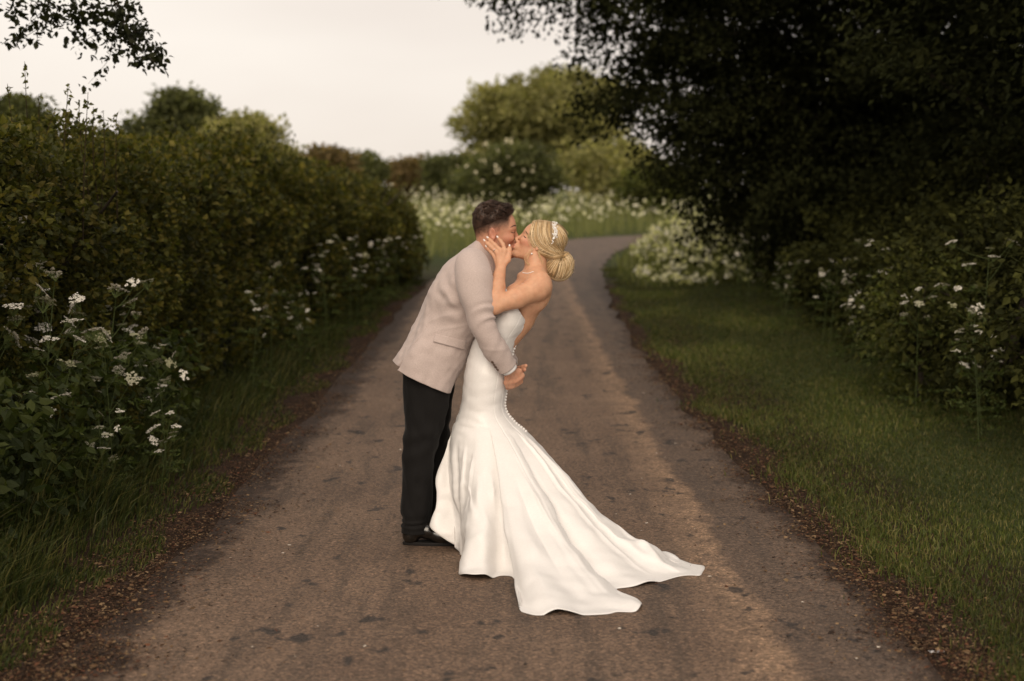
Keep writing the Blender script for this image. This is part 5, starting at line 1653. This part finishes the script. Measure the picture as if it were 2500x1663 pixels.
for q_ in range(16):                              # short cross folds where the cloth meets the ground
    f0 = gcr.uniform(-2.6, .1); s0 = gcr.uniform(.45, .88); w_ = gcr.uniform(.08, .2); tl = gcr.normal() * .8
    dp = np.angle(np.exp(1j * (ph_ - f0)))
    DG[:, :, 2] += gcr.uniform(.006, .014) * np.exp(-((sl_ - s0 - tl * dp) / .035) ** 2) * np.exp(-(dp / w_) ** 2)
for f0 in (-2.25, -1.05, -.55):                   # panel seams
    dp = np.angle(np.exp(1j * (ph_ - f0)))
    DG = DG - nr * (.0022 * np.exp(-(dp / .014) ** 2) * smoothstep(1.0, .8, sl_))[:, :, None]
# the cleft where the front of the skirt laps over the train
ic = np.argmin(np.linalg.norm(HM - pixground(1259, 1428), axis=1)); pc = phi[ic]
dph = (ph_ - pc)
DG = DG - nr * (.034 * np.exp(-(dph / .07) ** 2) * smoothstep(.45, .9, sl_))[:, :, None] + nr * (.030 * (np.exp(-((dph - .13) / .09) ** 2) + np.exp(-((dph + .13) / .09) ** 2)) * smoothstep(.3, .8, sl_))[:, :, None]
# soft crumples over the body and across the train
c1_, c2_, c3_ = Noise3(91, .30), Noise3(92, .11), Noise3(93, .05)
FP = DG.reshape(-1, 3)
cr_ = (.0060 * c1_(FP) + .0012 * c2_(FP)).reshape(DG.shape[:2]) * smoothstep(.12, .7, sl_) + (.0006 * c2_(FP * np.array([.5, 1, 2.2])) + .0005 * c3_(FP * np.array([.4, .6, 1.6]))).reshape(DG.shape[:2]) * smoothstep(0, 6 / NU, np.concatenate([np.linspace(0, 1, NU), np.ones(NL - 1)])[:, None])
DG = DG + nr * cr_[:, :, None]
# pulled creases at the knee
kn = np.concatenate([np.linspace(-1, 0, NU), np.linspace(0, 1, NL)[1:]])[:, None]
DG = DG + nr * (.0018 * np.exp(-((kn + .02) / .10) ** 2) * np.sin(70 * kn + 5 * np.sin(ph_ * 2)) * (.5 + .5 * np.cos(ph_ - math.pi)))[:, :, None]
# rolled hem corners lift off the ground
def roll(u, v, wdt, hgt):
    i = np.argmin(np.linalg.norm(HM - pixground(u, v), axis=1))
    da = np.abs(tt - tt[i]); da = np.minimum(da, cum[-1] - da)
    return hgt * np.exp(-(da / wdt) ** 2)
lift = roll(1140, 1415, .06, .016) + roll(1560, 1490, .05, .016) + roll(1580, 1336, .05, .012)
DG[:, :, 2] += smoothstep(.90, 1.0, sl_) * lift[None, :]
# cloth lying on the lane: never below it, small air gap
floor = .007 + .010 * smoothstep(0, 1, np.abs(fold)) * smoothstep(1.0, .7, sl_)
DG[:, :, 2] = np.where(DG[:, :, 2] < floor, floor + .15 * np.maximum(DG[:, :, 2] - floor, -.01), DG[:, :, 2])
DG[:, :, 2] = np.maximum(DG[:, :, 2], .0065)
dq = grid_quads(len(DG), MH, True)
dr_ = obj('gown', new_mesh('gown', DG.reshape(-1, 3), [dq], M['dress']), bp)
md = dr_.modifiers.new('thickness', 'SOLIDIFY'); md.thickness = .0013; md.offset = 0
DBV = bvh_of(DG.reshape(-1, 3), dq)
# covered buttons down the back
ib = int(np.argmin(np.abs(np.angle(np.exp(1j * phi)))))
ib = int(np.argmin(np.abs(np.angle(np.exp(1j * (phi + .16))))))
path = DG[1:NU + 6, ib] + nr[1:NU + 6, ib] * .003
pl = np.concatenate([[0], np.cumsum(np.linalg.norm(np.diff(path, axis=0), axis=1))])
nb = 40
bpos = [np.array([np.interp(q, pl, path[:, j]) for j in range(3)]) for q in np.linspace(.004, pl[-1], nb)]
spheres('button', bpos, [.0066] * nb, M['dress'], dr_, False)

# ------------------------------------------------------------------ a scrap of paper by the right edge of the lane
if True:
    rng = np.random.default_rng(77)
    c = pixground(2286, 1593, .006)
    gx, gy = np.meshgrid(np.linspace(-.028, .028, 9), np.linspace(-.012, .012, 6))
    z = .006 + .007 * np.abs(np.sin(gx * 130) * np.cos(gy * 160)) + rng.random(gx.shape) * .003
    V = np.stack([gx.ravel() + rng.normal(size=gx.size) * .0012, gy.ravel() + .006 * np.sin(gx.ravel() * 60), z.ravel()], 1)
    po = obj('paper_scrap', new_mesh('paper_scrap', V, [grid_quads(6, 9, False)], M['shirt'], False), None, (c[0], c[1], .002 + float(gz(np.array([c[0]]), np.array([c[1]]))[0])))
    md = po.modifiers.new('thickness', 'SOLIDIFY'); md.thickness = .0006
    tag(po, 'small crumpled white paper scrap near the grass in the bottom right corner', 'litter')
